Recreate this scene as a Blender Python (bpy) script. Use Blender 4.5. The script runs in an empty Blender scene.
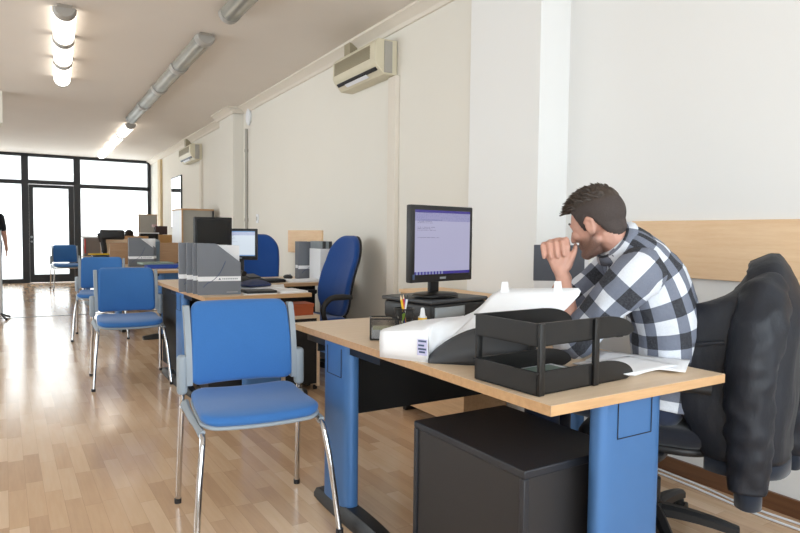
import bpy, bmesh, math, random
from mathutils import Vector, Matrix, noise
from math import sin, cos, pi, radians, sqrt, atan2
random.seed(7)
scene = bpy.context.scene
COL = scene.collection

# ------------------------------------------------------------------ materials
def S(r, g, b):
    f = lambda c: (c/255/12.92) if c/255 <= .04045 else ((c/255+.055)/1.055)**2.4
    return (f(r), f(g), f(b), 1)

class NT:
    def __init__(s, name):
        s.m = bpy.data.materials.new(name); s.m.use_nodes = True
        s.t = s.m.node_tree; s.n = s.t.nodes; s.l = s.t.links
        s.b = s.n['Principled BSDF']; s.out = s.n['Material Output']
    def new(s, ty, **kw):
        n = s.n.new(ty)
        for k, v in kw.items(): setattr(n, k, v)
        return n
    def math(s, op, a, b=None, c=None):
        n = s.n.new('ShaderNodeMath'); n.operation = op
        for i, v in enumerate((a, b, c)):
            if v is None: continue
            if isinstance(v, (int, float)): n.inputs[i].default_value = v
            else: s.l.new(v, n.inputs[i])
        return n.outputs[0]
    def mix(s, f, a, b):
        n = s.n.new('ShaderNodeMix'); n.data_type = 'RGBA'
        for i, v in ((0, f), (6, a), (7, b)):
            if isinstance(v, (int, float, tuple)): n.inputs[i].default_value = v
            else: s.l.new(v, n.inputs[i])
        return n.outputs[2]
    def coord(s, which='Object'):
        return s.n.new('ShaderNodeTexCoord').outputs[which]
    def noise(s, vec, scale=5, detail=2, rough=.5):
        n = s.n.new('ShaderNodeTexNoise'); n.inputs['Scale'].default_value = scale
        n.inputs['Detail'].default_value = detail; n.inputs['Roughness'].default_value = rough
        s.l.new(vec, n.inputs['Vector']); return n.outputs['Fac']
    def mapping(s, vec, scale=(1, 1, 1), rot=(0, 0, 0)):
        n = s.n.new('ShaderNodeMapping'); n.inputs['Scale'].default_value = scale; n.inputs['Rotation'].default_value = rot
        s.l.new(vec, n.inputs['Vector']); return n.outputs[0]
    def bump(s, h, strength=.2, dist=.005):
        n = s.n.new('ShaderNodeBump'); n.inputs['Strength'].default_value = strength; n.inputs['Distance'].default_value = dist
        s.l.new(h, n.inputs['Height']); s.l.new(n.outputs[0], s.b.inputs['Normal'])
    def set(s, **kw):
        for k, v in kw.items():
            i = s.b.inputs[k]
            if isinstance(v, (int, float, tuple)): i.default_value = v
            else: s.l.new(v, i)

def plain(name, col, rough=.5, metal=0, var=.06, scale=12, bump=0, bscale=200, **kw):
    t = NT(name); c = t.coord()
    n = t.noise(c, scale, 3)
    dark = tuple(x*(1-var) for x in col[:3])+(1,); lite = tuple(min(1, x*(1+var)) for x in col[:3])+(1,)
    t.set(**{'Base Color': t.mix(n, dark, lite), 'Roughness': rough, 'Metallic': metal})
    if bump: t.bump(t.noise(c, bscale, 2), bump, .002)
    for k, v in kw.items(): t.set(**{k.replace('_', ' '): v})
    return t.m

def fabric(name, col):
    t = NT(name); c = t.coord()
    n = t.noise(c, 420, 2); n2 = t.noise(c, 6, 2)
    a = tuple(x*.82 for x in col[:3])+(1,); b = tuple(min(1, x*1.18) for x in col[:3])+(1,)
    t.set(**{'Base Color': t.mix(t.math('ADD', t.math('MULTIPLY', n, .7), t.math('MULTIPLY', n2, .3)), a, b), 'Roughness': .92, 'Specular IOR Level': .2})
    t.bump(n, .35, .001)
    t.set(**{'Sheen Weight': .25})
    return t.m

def wood(name, c1, c2, axis=0, rough=.45, scale=1.0):
    t = NT(name); c = t.coord()
    sc = [22*scale]*3; sc[axis] = 1.6*scale
    v = t.mapping(c, tuple(sc)); n = t.noise(v, 2.2, 5, .6)
    v2 = t.mapping(c, tuple(x*6 for x in sc)); n2 = t.noise(v2, 3, 2)
    f = t.math('ADD', t.math('MULTIPLY', n, .75), t.math('MULTIPLY', n2, .25))
    r = t.new('ShaderNodeValToRGB'); r.color_ramp.elements[0].position = .32; r.color_ramp.elements[1].position = .68
    r.color_ramp.elements[0].color = c1; r.color_ramp.elements[1].color = c2
    t.l.new(f, r.inputs[0]); t.set(**{'Base Color': r.outputs[0], 'Roughness': rough})
    return t.m

def emission(name, col, strength):
    t = NT(name); t.set(**{'Base Color': (.8, .8, .8, 1), 'Emission Color': col, 'Emission Strength': strength, 'Roughness': .4}); return t.m

def floor_mat():
    t = NT('laminate_floor'); c = t.coord()
    s = t.new('ShaderNodeSeparateXYZ'); t.l.new(c, s.inputs[0])
    W, Lg = .068, .42
    xr = t.math('DIVIDE', s.outputs[0], W); row = t.math('FLOOR', xr)
    wn = t.new('ShaderNodeTexWhiteNoise', noise_dimensions='1D'); t.l.new(row, wn.inputs['W'])
    yr = t.math('ADD', t.math('DIVIDE', s.outputs[1], Lg), t.math('MULTIPLY', wn.outputs[0], 7.3)); cell = t.math('FLOOR', yr)
    cv = t.new('ShaderNodeCombineXYZ'); t.l.new(row, cv.inputs[0]); t.l.new(cell, cv.inputs[1])
    w2 = t.new('ShaderNodeTexWhiteNoise', noise_dimensions='2D'); t.l.new(cv.outputs[0], w2.inputs['Vector'])
    off = t.new('ShaderNodeVectorMath', operation='MULTIPLY_ADD'); t.l.new(w2.outputs['Color'], off.inputs[0]); off.inputs[1].default_value = (9, 9, 9); t.l.new(c, off.inputs[2])
    g = t.noise(t.mapping(off.outputs[0], (30, 2.2, 30)), 1.8, 5, .6)
    f = t.math('ADD', t.math('MULTIPLY', w2.outputs[0], .6), t.math('MULTIPLY', g, .45))
    r = t.new('ShaderNodeValToRGB'); r.color_ramp.elements[0].position = .12; r.color_ramp.elements[1].position = .95
    r.color_ramp.elements[0].color = S(186, 152, 122); r.color_ramp.elements[1].color = S(226, 198, 168)
    e = r.color_ramp.elements.new(.5); e.color = S(210, 176, 142)
    t.l.new(f, r.inputs[0])
    fx = t.math('FRACT', xr); fy = t.math('FRACT', yr)
    seam = t.math('MAXIMUM', t.math('LESS_THAN', fx, .022), t.math('LESS_THAN', fy, .005))
    col = t.mix(t.math('MULTIPLY', seam, .35), r.outputs[0], S(120, 84, 52))
    t.set(**{'Base Color': col, 'Roughness': t.math('ADD', .10, t.math('MULTIPLY', g, .14)), 'Specular IOR Level': .55, 'Coat Weight': .12, 'Coat Roughness': .12})
    t.bump(t.noise(t.mapping(c, (5, 1.5, 5)), 3, 2), .04, .01)
    return t.m

def plaid_mat():
    t = NT('plaid_flannel'); uv = t.coord('UV')
    s = t.new('ShaderNodeSeparateXYZ'); t.l.new(uv, s.inputs[0])
    P = .108
    def stripe(o):
        return t.math('GREATER_THAN', t.math('FRACT', t.math('ADD', t.math('DIVIDE', o, P), 20.0)), .5)
    a, b = stripe(s.outputs[0]), stripe(s.outputs[1])
    k = t.math('MULTIPLY', t.math('ADD', a, b), .5)
    r = t.new('ShaderNodeValToRGB'); r.color_ramp.interpolation = 'CONSTANT'
    r.color_ramp.elements[0].position = 0; r.color_ramp.elements[0].color = S(226, 230, 238)
    r.color_ramp.elements[1].position = .75; r.color_ramp.elements[1].color = S(24, 24, 30)
    e = r.color_ramp.elements.new(.25); e.color = S(112, 118, 134)
    t.l.new(k, r.inputs[0])
    w = t.math('ADD', t.math('MULTIPLY', t.math('SINE', t.math('MULTIPLY', t.math('ADD', s.outputs[0], s.outputs[1]), 2600)), .5), .5)
    n = t.noise(t.coord(), 180, 3)
    col = t.mix(t.math('MULTIPLY', n, .3), r.outputs[0], t.mix(w, S(70, 74, 86), S(190, 194, 204)))
    t.set(**{'Base Color': col, 'Roughness': .9, 'Specular IOR Level': .15})
    t.bump(t.noise(t.coord(), 14, 3), .5, .02)
    return t.m

def screen_mat(name, base, bar, strength, text=True):
    t = NT(name); uv = t.coord('UV')
    s = t.new('ShaderNodeSeparateXYZ'); t.l.new(uv, s.inputs[0]); x, y = s.outputs[0], s.outputs[1]
    top = t.math('GREATER_THAN', y, .96); tool = t.math('GREATER_THAN', y, .83); bot = t.math('LESS_THAN', y, .045)
    col = t.mix(tool, base, tuple(v*.72 for v in base[:2])+(base[2]*.85, 1))
    rows = t.math('FLOOR', t.math('MULTIPLY', y, 44))
    alt = t.math('LESS_THAN', t.math('FRACT', t.math('MULTIPLY', y, 44)), .45)
    wn = t.new('ShaderNodeTexWhiteNoise', noise_dimensions='1D'); t.l.new(rows, wn.inputs['W'])
    length = t.math('MULTIPLY', t.math('GREATER_THAN', wn.outputs[0], .5), t.math('MULTIPLY', wn.outputs[0], .5))
    inl = t.math('LESS_THAN', x, t.math('ADD', length, .03)); inx = t.math('GREATER_THAN', x, .04)
    zone = t.math('GREATER_THAN', y, .5)
    word = t.math('GREATER_THAN', t.noise(t.mapping(uv, (90, 44, 1)), 1, 1), .47)
    m = t.math('MULTIPLY', t.math('MULTIPLY', t.math('MULTIPLY', alt, inl), t.math('MULTIPLY', inx, zone)), word)
    if text: col = t.mix(t.math('MULTIPLY', m, .55), col, S(70, 70, 110))
    icons = t.math('MULTIPLY', t.math('GREATER_THAN', t.noise(t.mapping(uv, (60, 30, 1)), 1, 1), .56), t.math('MULTIPLY', tool, .4))
    col = t.mix(icons, col, S(140, 140, 200))
    col = t.mix(t.math('MAXIMUM', top, bot), col, bar)
    tb = t.math('MULTIPLY', bot, t.math('MULTIPLY', t.math('LESS_THAN', x, .5), t.math('GREATER_THAN', t.math('FRACT', t.math('MULTIPLY', x, 18)), .45)))
    col = t.mix(t.math('MULTIPLY', tb, .6), col, S(190, 200, 240))
    t.set(**{'Base Color': (.02, .02, .02, 1), 'Emission Color': col, 'Emission Strength': strength, 'Roughness': .25}); return t.m

def glass_mat(name, frosted):
    t = NT(name); tr = t.new('ShaderNodeBsdfTranslucent' if frosted else 'ShaderNodeBsdfTransparent')
    tr.inputs[0].default_value = (.93, .96, .97, 1)
    g = t.new('ShaderNodeBsdfGlossy'); g.inputs['Roughness'].default_value = .25 if frosted else .02
    fr = t.new('ShaderNodeFresnel'); fr.inputs[0].default_value = 1.3
    nz = t.noise(t.coord(), 3, 2)
    mx = t.new('ShaderNodeMixShader'); t.l.new(t.math('MULTIPLY', fr.outputs[0], t.math('ADD', .4, t.math('MULTIPLY', nz, .2))), mx.inputs[0])
    t.l.new(tr.outputs[0], mx.inputs[1]); t.l.new(g.outputs[0], mx.inputs[2]); t.l.new(mx.outputs[0], t.out.inputs[0]); return t.m

def clear_plastic(name, tint):
    t = NT(name); tr = t.new('ShaderNodeBsdfTransparent'); tr.inputs[0].default_value = tint
    g = t.new('ShaderNodeBsdfPrincipled'); g.inputs['Base Color'].default_value = (.62, .62, .58, 1); g.inputs['Roughness'].default_value = .28
    nz = t.noise(t.coord(), 6, 2)
    mx = t.new('ShaderNodeMixShader'); t.l.new(t.math('ADD', .30, t.math('MULTIPLY', nz, .1)), mx.inputs[0])
    t.l.new(tr.outputs[0], mx.inputs[1]); t.l.new(g.outputs[0], mx.inputs[2]); t.l.new(mx.outputs[0], t.out.inputs[0]); return t.m

def mesh_wire(name):
    t = NT(name); uv = t.coord()
    s = t.new('ShaderNodeSeparateXYZ'); t.l.new(uv, s.inputs[0])
    a = t.math('ADD', s.outputs[0], s.outputs[1]); f = lambda v: t.math('LESS_THAN', t.math('FRACT', t.math('MULTIPLY', v, 240)), .22)
    k = t.math('MAXIMUM', f(t.math('ADD', a, 9)), f(t.math('ADD', s.outputs[2], 9)))
    tr = t.new('ShaderNodeBsdfTransparent'); mx = t.new('ShaderNodeMixShader')
    t.set(**{'Base Color': (.012, .012, .013, 1), 'Roughness': .4})
    t.l.new(k, mx.inputs[0]); t.l.new(tr.outputs[0], mx.inputs[1]); t.l.new(t.b.outputs[0], mx.inputs[2]); t.l.new(mx.outputs[0], t.out.inputs[0]); return t.m

M = {}
M['floor'] = floor_mat()
M['ceiling'] = plain('ceiling_paint', S(224, 216, 207), .8, var=.03, scale=2)
M['wall'] = plain('white_wall_paint', S(236, 236, 235), .85, var=.015, scale=1.5, bump=.03)
M['wall_lamp_warm'] = plain('lamp_warmed_wall', S(230, 226, 217), .85, var=.02, scale=1.5, bump=.03)  # wall paint with the warm cast of the far lamps put into its colour
M['cornice'] = plain('cornice_plaster', S(226, 218, 206), .8, var=.02)
M['base'] = wood('brown_baseboard', S(96, 62, 40), S(120, 82, 54), 1)
M['frame'] = plain('dark_frame_metal', S(50, 52, 56), .45, .3)
M['strip'] = plain('floor_strip_metal', S(92, 84, 78), .4, .7)
M['beech'] = wood('beech_laminate', S(218, 192, 162), S(229, 206, 178), 0, .38)
M['beech_edge'] = wood('beech_edge', S(186, 146, 104), S(206, 166, 122), 0, .45)
M['rail'] = wood('pale_beech_board', S(228, 190, 148), S(240, 208, 170), 1, .5)
M['wood_y'] = wood('beech_board', S(186, 146, 106), S(208, 170, 128), 1, .5)
M['screenwood'] = wood('brown_board', S(150, 116, 86), S(172, 138, 106), 0, .5)
M['blue_leg'] = plain('blue_painted_steel', S(72, 116, 170), .42, .25, var=.05)
M['black'] = plain('black_plastic', S(28, 28, 30), .45, bump=.05)
M['tray'] = plain('black_tray_plastic', S(15, 14, 14), .42, bump=.06, bscale=500)
M['black_metal'] = plain('black_metal', S(24, 24, 26), .4, .4)
M['black_matte'] = plain('black_panel', S(18, 18, 19), .7)
M['pedestal'] = plain('charcoal_steel', S(46, 44, 45), .5, .1)
M['pedestal_top'] = plain('pedestal_top_steel', S(40, 42, 48), .42, .1)
M['dkgrey'] = plain('dark_grey', S(62, 64, 68), .5)
M['grey'] = plain('grey_plastic', S(148, 158, 167), .5)
M['silver'] = plain('silver_plastic', S(150, 158, 164), .35, .2)
M['ltgrey'] = plain('light_grey', S(186, 186, 182), .6)
M['pale'] = plain('pale_grey_panel', S(168, 164, 156), .7)
M['white'] = plain('white_paper', S(240, 241, 244), .7, var=.02)
M['white_plastic'] = plain('white_plastic', S(236, 238, 242), .4, var=.02)
M['cream_plastic'] = plain('cream_plastic', S(214, 206, 182), .5)
M['cream_dark'] = plain('cream_grille', S(160, 150, 126), .6)
M['chrome'] = plain('chrome', (.62, .62, .63, 1), .12, 1.0, var=.02)
M['bluefab'] = fabric('blue_chair_fabric', S(60, 112, 176))
M['navyfab'] = fabric('deep_blue_fabric', S(28, 70, 138))
M['file'] = plain('grey_file_card', S(112, 116, 124), .55, var=.05)
M['file_dark'] = plain('dark_file_card', S(84, 88, 98), .55)
M['fileline'] = plain('file_print_blue', S(60, 78, 112), .6)
M['bluefolder'] = plain('blue_folder', S(36, 74, 170), .5)
M['navyfolder'] = plain('navy_folder', S(30, 48, 92), .5)
M['green'] = plain('grey_green_folder', S(138, 156, 146), .6)
M['yellow'] = plain('yellow_plastic', S(240, 196, 40), .5)
M['red'] = plain('red_plastic', S(196, 50, 40), .5)
M['orange'] = plain('orange_box', S(176, 84, 44), .6)
M['lime'] = plain('lime_plastic', S(150, 190, 60), .5)
M['skin'] = None
M['plaid'] = plaid_mat()
M['denim'] = fabric('dark_denim', S(44, 52, 74))
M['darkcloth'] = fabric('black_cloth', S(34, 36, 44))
M['shoe'] = plain('shoe_leather', S(40, 34, 30), .5)
M['screen'] = screen_mat('lavender_screen', S(205, 204, 240), S(62, 48, 160), .62)
M['screen2'] = screen_mat('white_screen', S(228, 240, 252), S(120, 160, 210), .8)
M['off'] = plain('dark_screen', S(22, 23, 25), .25)
M['frost'] = glass_mat('frosted_glass', True)
M['clear'] = glass_mat('clear_glass', False)
M['lit'] = emission('lit_diffuser', (1, .93, .82, 1), 4.2)
M['unlit'] = clear_plastic('unlit_diffuser', (.86, .86, .82, 1))
M['tube'] = plain('fluorescent_tube', S(216, 210, 200), .4)
M['collar'] = plain('fixture_collar', S(158, 154, 148), .5)
M['housing'] = plain('fixture_housing', S(150, 142, 132), .5)
M['wire'] = mesh_wire('black_wire_mesh')
M['mirror'] = plain('wall_mirror', (.9, .9, .9, 1), .04, 1.0, var=.01)
M['facade'] = plain('pale_facade', S(238, 238, 236), .9)
M['ground'] = plain('pale_pavement', S(205, 203, 198), .9)
M['notes'] = plain('cream_note_paper', S(228, 226, 190), .8)

def skin_mat():
    t = NT('skin'); c = t.coord()
    n = t.noise(c, 30, 3); n2 = t.noise(c, 300, 2)
    col = t.mix(n, S(188, 140, 122), S(208, 162, 144))
    a = t.new('ShaderNodeAttribute'); a.attribute_name = 'stubble'
    col = t.mix(t.math('MULTIPLY', a.outputs['Fac'], t.math('ADD', .45, t.math('MULTIPLY', n2, .5))), col, S(104, 84, 76))
    t.set(**{'Base Color': col, 'Roughness': .5, 'Subsurface Weight': .12, 'Subsurface Radius': (.012, .005, .003), 'Specular IOR Level': .4})
    t.bump(n2, .1, .001); return t.m
M['skin'] = skin_mat()
def hair_mat():
    t = NT('dark_brown_hair'); c = t.coord('UV')
    n = t.noise(t.mapping(c, (160, 14, 1)), 1, 3, .6)
    t.set(**{'Base Color': t.mix(n, S(26, 20, 17), S(82, 68, 58)), 'Roughness': .55, 'Specular IOR Level': .4})
    t.bump(n, .8, .004); return t.m
M['hair'] = hair_mat()
M['stubble'] = plain('short_cropped_hair', S(66, 57, 54), .8, var=.4, scale=260)
def leather():
    t = NT('black_leather_jacket'); c = t.coord()
    n = t.noise(t.mapping(c, (1, 1, .35)), 16, 4, .6); n2 = t.noise(c, 130, 2)
    t.set(**{'Base Color': t.mix(n, S(24, 27, 33), S(38, 41, 50)), 'Roughness': .5, 'Specular IOR Level': .35})
    t.bump(t.math('ADD', n, t.math('MULTIPLY', n2, .05)), .4, .014); return t.m
M['leather'] = leather()
M['rib'] = fabric('navy_rib_knit', S(36, 42, 54))

# ------------------------------------------------------------------ mesh helpers
class MB:
    def __init__(s): s.bm = bmesh.new(); s.uv = s.bm.loops.layers.uv.new('UVMap')
    def box(s, c, d, rot=None, bev=0, seg=2):
        g = bmesh.ops.create_cube(s.bm, size=1)
        vs = g['verts']; m = Matrix.Translation(c) @ (rot.to_4x4() if rot else Matrix.Identity(4)) @ Matrix.Diagonal((d[0], d[1], d[2], 1))
        bmesh.ops.transform(s.bm, matrix=m, verts=vs)
        if bev:
            es = list({e for v in vs for e in v.link_edges})
            bmesh.ops.bevel(s.bm, geom=es, offset=bev, segments=seg, affect='EDGES', profile=.5, clamp_overlap=True)
        return s
    def bb(s, x0, x1, y0, y1, z0, z1, bev=0, seg=2):
        return s.box(((x0+x1)/2, (y0+y1)/2, (z0+z1)/2), (abs(x1-x0), abs(y1-y0), abs(z1-z0)), None, bev, seg)
    def cyl(s, p, q, r1, r2=None, n=20, caps=True):
        p, q = Vector(p), Vector(q); d = q-p; r2 = r1 if r2 is None else r2
        rot = d.to_track_quat('Z', 'Y').to_matrix().to_4x4()
        bmesh.ops.create_cone(s.bm, cap_ends=caps, segments=n, radius1=r1, radius2=r2, depth=d.length, matrix=Matrix.Translation((p+q)/2) @ rot)
        return s
    def sph(s, c, r, sub=3, rot=None):
        r = (r, r, r) if isinstance(r, (int, float)) else r
        m = Matrix.Translation(c) @ (rot.to_4x4() if rot else Matrix.Identity(4)) @ Matrix.Diagonal((r[0], r[1], r[2], 1))
        bmesh.ops.create_icosphere(s.bm, subdivisions=sub, radius=1, matrix=m); return s
    def cap(s, p, q, r1, r2=None):
        r2 = r1 if r2 is None else r2
        s.cyl(p, q, r1, r2, 16); s.sph(p, r1, 2); s.sph(q, r2, 2); return s
    def chain(s, pts, rs):
        for i in range(len(pts)-1): s.cap(pts[i], pts[i+1], rs[i], rs[i+1])
        return s
    def rings(s, rings, closed=True, cap0=False, cap1=False, uvs=None):
        """rings: list of lists of points; optional uvs matching (closed rings use n+1 uv columns)"""
        R = [[s.bm.verts.new(p) for p in r] for r in rings]
        n = len(R[0])
        for i in range(len(R)-1):
            for j in range(n if closed else n-1):
                k = (j+1) % n
                f = s.bm.faces.new((R[i][j], R[i][k], R[i+1][k], R[i+1][j]))
                if uvs:
                    for lp, (a, b) in zip(f.loops, ((i, j), (i, j+1), (i+1, j+1), (i+1, j))): lp[s.uv].uv = uvs[a][b]
        if cap0: s.bm.faces.new(list(reversed(R[0])))
        if cap1: s.bm.faces.new(R[-1])
        return R
    def tube(s, pts, r, n=10, smooth=0, cap=True, flat=1.0):
        pts = [Vector(p) for p in pts]
        if smooth: pts = spline(pts, smooth)
        rs = r if isinstance(r, list) else [r]*len(pts)
        if len(rs) != len(pts): rs = [rs[min(len(rs)-1, int(i*(len(rs)-1)/(len(pts)-1)+.5))] for i in range(len(pts))]
        t0 = (pts[1]-pts[0]).normalized(); nrm = t0.orthogonal().normalized(); rr = []
        for i, p in enumerate(pts):
            t = (pts[min(i+1, len(pts)-1)]-pts[max(i-1, 0)]).normalized()
            nrm = (nrm-t*nrm.dot(t)).normalized(); b = t.cross(nrm)
            rr.append([p+nrm*cos(2*pi*k/n)*rs[i]+b*sin(2*pi*k/n)*rs[i]*flat for k in range(n)])
        s.rings(rr, True, cap, cap); return s
    def quad(s, a, b, c, d):
        vs = [s.bm.verts.new(p) for p in (a, b, c, d)]; f = s.bm.faces.new(vs)
        for lp, u in zip(f.loops, ((0, 0), (1, 0), (1, 1), (0, 1))): lp[s.uv].uv = u
        return s
    def prism(s, poly, z0, z1, bev=0):
        """poly in xy, extruded in z"""
        lo = [s.bm.verts.new((x, y, z0)) for x, y in poly]; hi = [s.bm.verts.new((x, y, z1)) for x, y in poly]
        n = len(poly); s.bm.faces.new(list(reversed(lo))); s.bm.faces.new(hi)
        for i in range(n): s.bm.faces.new((lo[i], lo[(i+1) % n], hi[(i+1) % n], hi[i]))
        return s
    def pad(s, outline, th, er, bulge=0, fn=None):
        """cushion from 2-D outline (u,v): layers with rounded rim, concentric caps; fn maps (u,v,w)->xyz"""
        cu = sum(p[0] for p in outline)/len(outline); cv = sum(p[1] for p in outline)/len(outline)
        hw = max(abs(p[0]-cu) for p in outline); hv = max(abs(p[1]-cv) for p in outline)
        def lay(inset, k, w):
            o = []
            for u, v in outline:
                du, dv = u-cu, v-cv
                o.append((cu+du*(1-inset/hw)*k, cv+dv*(1-inset/hv)*k, w))
            return o
        L = []
        for k in (.02, .3, .55, .8): L.append(lay(er, k, -th/2-bulge*.15*(1-k*k)))
        for a in (0, 30, 60, 90):
            L.append(lay(er*(1-sin(radians(a))), 1, -th/2+er*(1-cos(radians(a)))))
        for a in (90, 60, 30, 0):
            L.append(lay(er*(1-sin(radians(a))), 1, th/2-er*(1-cos(radians(a)))))
        for k in (.9, .75, .55, .3, .02): L.append(lay(er, k, th/2+bulge*(1-k*k)))
        f = fn or (lambda u, v, w: (u, v, w))
        s.rings([[Vector(f(*p)) for p in l] for l in L], True, True, True); return s
    def xform(s, m): bmesh.ops.transform(s.bm, matrix=m, verts=s.bm.verts[:]); return s
    def mesh(s, name):
        bmesh.ops.recalc_face_normals(s.bm, faces=s.bm.faces[:])
        me = bpy.data.meshes.new(name); s.bm.to_mesh(me); s.bm.free(); return me

def spline(p, k):
    out = []
    for i in range(len(p)-1):
        a, b, c, d = p[max(i-1, 0)], p[i], p[i+1], p[min(i+2, len(p)-1)]
        for j in range(k):
            t = j/k
            out.append(.5*((2*b)+(c-a)*t+(2*a-5*b+4*c-d)*t*t+(3*b-a-3*c+d)*t**3))
    out.append(p[-1]); return out

def rrect(w, h, r, n=6, cx=0, cy=0, taper=0):
    o = []
    for sx, sy, a0 in ((1, 1, 0), (-1, 1, 90), (-1, -1, 180), (1, -1, 270)):
        for i in range(n+1):
            a = radians(a0+90*i/n); u = sx*(w/2-r)+r*cos(a); v = sy*(h/2-r)+r*sin(a)
            o.append((cx+u*(1+taper*v/h), cy+v))
    # extra points on straight runs
    q = []
    for i, p in enumerate(o):
        nx = o[(i+1) % len(o)]; q.append(p)
        dd = math.hypot(nx[0]-p[0], nx[1]-p[1])
        for k in range(1, int(dd/.05)+1): q.append((p[0]+(nx[0]-p[0])*k/(int(dd/.05)+1), p[1]+(nx[1]-p[1])*k/(int(dd/.05)+1)))
    return q

def shade(me, angle=40):
    for p in me.polygons: p.use_smooth = True
    try: me.set_sharp_from_angle(angle=radians(angle))
    except Exception: pass

def part(mb, name, mat, parent=None, smooth=True, angle=40, bevel=0, label=None):
    me = mb.mesh(name) if isinstance(mb, MB) else mb
    me.materials.append(mat)
    if smooth: shade(me, angle)
    o = bpy.data.objects.new(name, me); COL.objects.link(o)
    if parent: o.parent = parent
    if bevel:
        b = o.modifiers.new('bevel', 'BEVEL'); b.width = bevel; b.segments = 2; b.limit_method = 'ANGLE'; b.angle_limit = radians(40)
    if label: o['label'] = label
    return o

def thing(name, label, cat, loc=(0, 0, 0), rz=0, group=None):
    o = bpy.data.objects.new(name, None); COL.objects.link(o); o.empty_display_size = .1
    o.location = loc; o.rotation_euler = (0, 0, rz); o['label'] = label; o['category'] = cat
    if group: o['group'] = group
    return o

def tag(o, label, cat, group=None, loc=None, rz=None):
    o['label'] = label; o['category'] = cat
    if group: o['group'] = group
    if loc: o.location = loc
    if rz is not None: o.rotation_euler = (0, 0, rz)
    return o

def struct(mb, name, mat, parent=None, **kw):
    o = part(mb, name, mat, parent, **kw)
    if not parent: o['kind'] = 'structure'
    return o

def dup(src, loc, rz, label, group=None):
    def rec(o, par):
        c = o.copy(); COL.objects.link(c)
        if par: c.parent = par
        for ch in [x for x in o.children]: rec(ch, c)
        return c
    r = rec(src, None); r.location = loc; r.rotation_euler = (0, 0, rz); r['label'] = label
    if group: r['group'] = group
    return r

def blob(mb, name, mat, parent, voxel=.004, it=6, dec=0):
    """fuse overlapping shapes into one continuous surface"""
    me = mb.mesh(name); o = bpy.data.objects.new(name, me); COL.objects.link(o)
    r = o.modifiers.new('r', 'REMESH'); r.mode = 'VOXEL'; r.voxel_size = voxel
    sm = o.modifiers.new('s', 'SMOOTH'); sm.factor = .5; sm.iterations = it
    if dec:
        d = o.modifiers.new('d', 'DECIMATE'); d.ratio = dec
    dg = bpy.context.evaluated_depsgraph_get()
    m2 = bpy.data.meshes.new_from_object(o.evaluated_get(dg))
    o.modifiers.clear(); o.data = m2; m2.name = name
    m2.materials.clear(); m2.materials.append(mat)
    for p in m2.polygons: p.use_smooth = True
    if parent: o.parent = parent
    return o

V = Vector
CEIL = 2.80
YB = 16.0
def wx(y): return 2.467+.033*y          # the long right wall runs slightly out of square
W_ANG = -math.atan(.033)

# ------------------------------------------------------------------ setting
struct(MB().bb(-3.2, 3.6, -1.45, YB+.12, -.06, 0), 'floor', M['floor'])
struct(MB().bb(-3.2, 3.6, -1.45, YB+.12, CEIL, CEIL+.1), 'ceiling', M['ceiling'])
struct(MB().bb(2.78, 2.95, -1.45, 2.66, 0, CEIL), 'wall_right', M['wall'])
struct(MB().bb(2.55, 2.95, 2.643, 3.268, 0, CEIL), 'trim_1', M['wall'])                  # near pilaster
struct(MB().prism([(wx(3.26), 3.26), (wx(YB), YB), (3.55, YB), (3.55, 3.26)], 0, CEIL), 'wall_right_far', M['wall_lamp_warm'])
def wall_prism(y0, y1, prot, z0, z1, skew=0):
    return MB().prism([(wx(y0)-prot, y0), (wx(y1)-prot, y1), (wx(y1)+.02, y1), (wx(y0)+.02, y0)], z0, z1)
PY0, PY1, PP = 8.38, 9.08, .14
struct(wall_prism(PY0, PY1, PP, 0, CEIL), 'trim_2', M['wall_lamp_warm'])                     # far pilaster
struct(wall_prism(14.45, 14.75, .05, 0, CEIL-.1), 'trim_3', plain('tan_duct', S(214, 194, 156), .7))
wl = MB(); wl.bb(-3.2, -3.05, 9.75, YB, 0, CEIL); wl.bb(-3.2, -3.05, -1.45, 3.4, 0, CEIL); wl.bb(-3.2, -3.05, 3.4, 9.75, 0, .6); wl.bb(-3.2, -3.05, 3.4, 9.75, 2.6, CEIL)
struct(wl, 'wall_left', M['wall_lamp_warm'])
w = MB()
for y in (3.4, 5.5, 7.6, 9.69): w.bb(-3.16, -3.09, y, y+.06, .6, 2.6)
w.bb(-3.16, -3.09, 3.4, 9.75, .6, .66); w.bb(-3.16, -3.09, 3.4, 9.75, 2.54, 2.6)
w3 = struct(w, 'added_window', M['frame']); struct(MB().bb(-3.13, -3.122, 3.45, 9.7, .66, 2.54), 'glass', M['clear'], w3)  # unseen side window, added to let light onto the right wall
wf = MB(); wf.bb(-3.2, 2.95, -1.45, -1.3, 0, .35); wf.bb(-3.2, 2.95, -1.45, -1.3, 2.6, CEIL); wf.bb(-3.2, -2.6, -1.45, -1.3, .35, 2.6); wf.bb(2.5, 2.95, -1.45, -1.3, .35, 2.6)
struct(wf, 'wall_front', M['wall'])
w = MB()
for x in (-2.6, -.05, 2.45): w.bb(x, x+.06, -1.41, -1.34, .35, 2.6)
w.bb(-2.6, 2.5, -1.41, -1.34, .35, .41); w.bb(-2.6, 2.5, -1.41, -1.34, 2.54, 2.6)
wo = struct(w, 'window_1', M['frame'])
struct(MB().bb(-2.54, 2.45, -1.38, -1.372, .41, 2.54), 'glass', M['clear'], wo)

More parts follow.
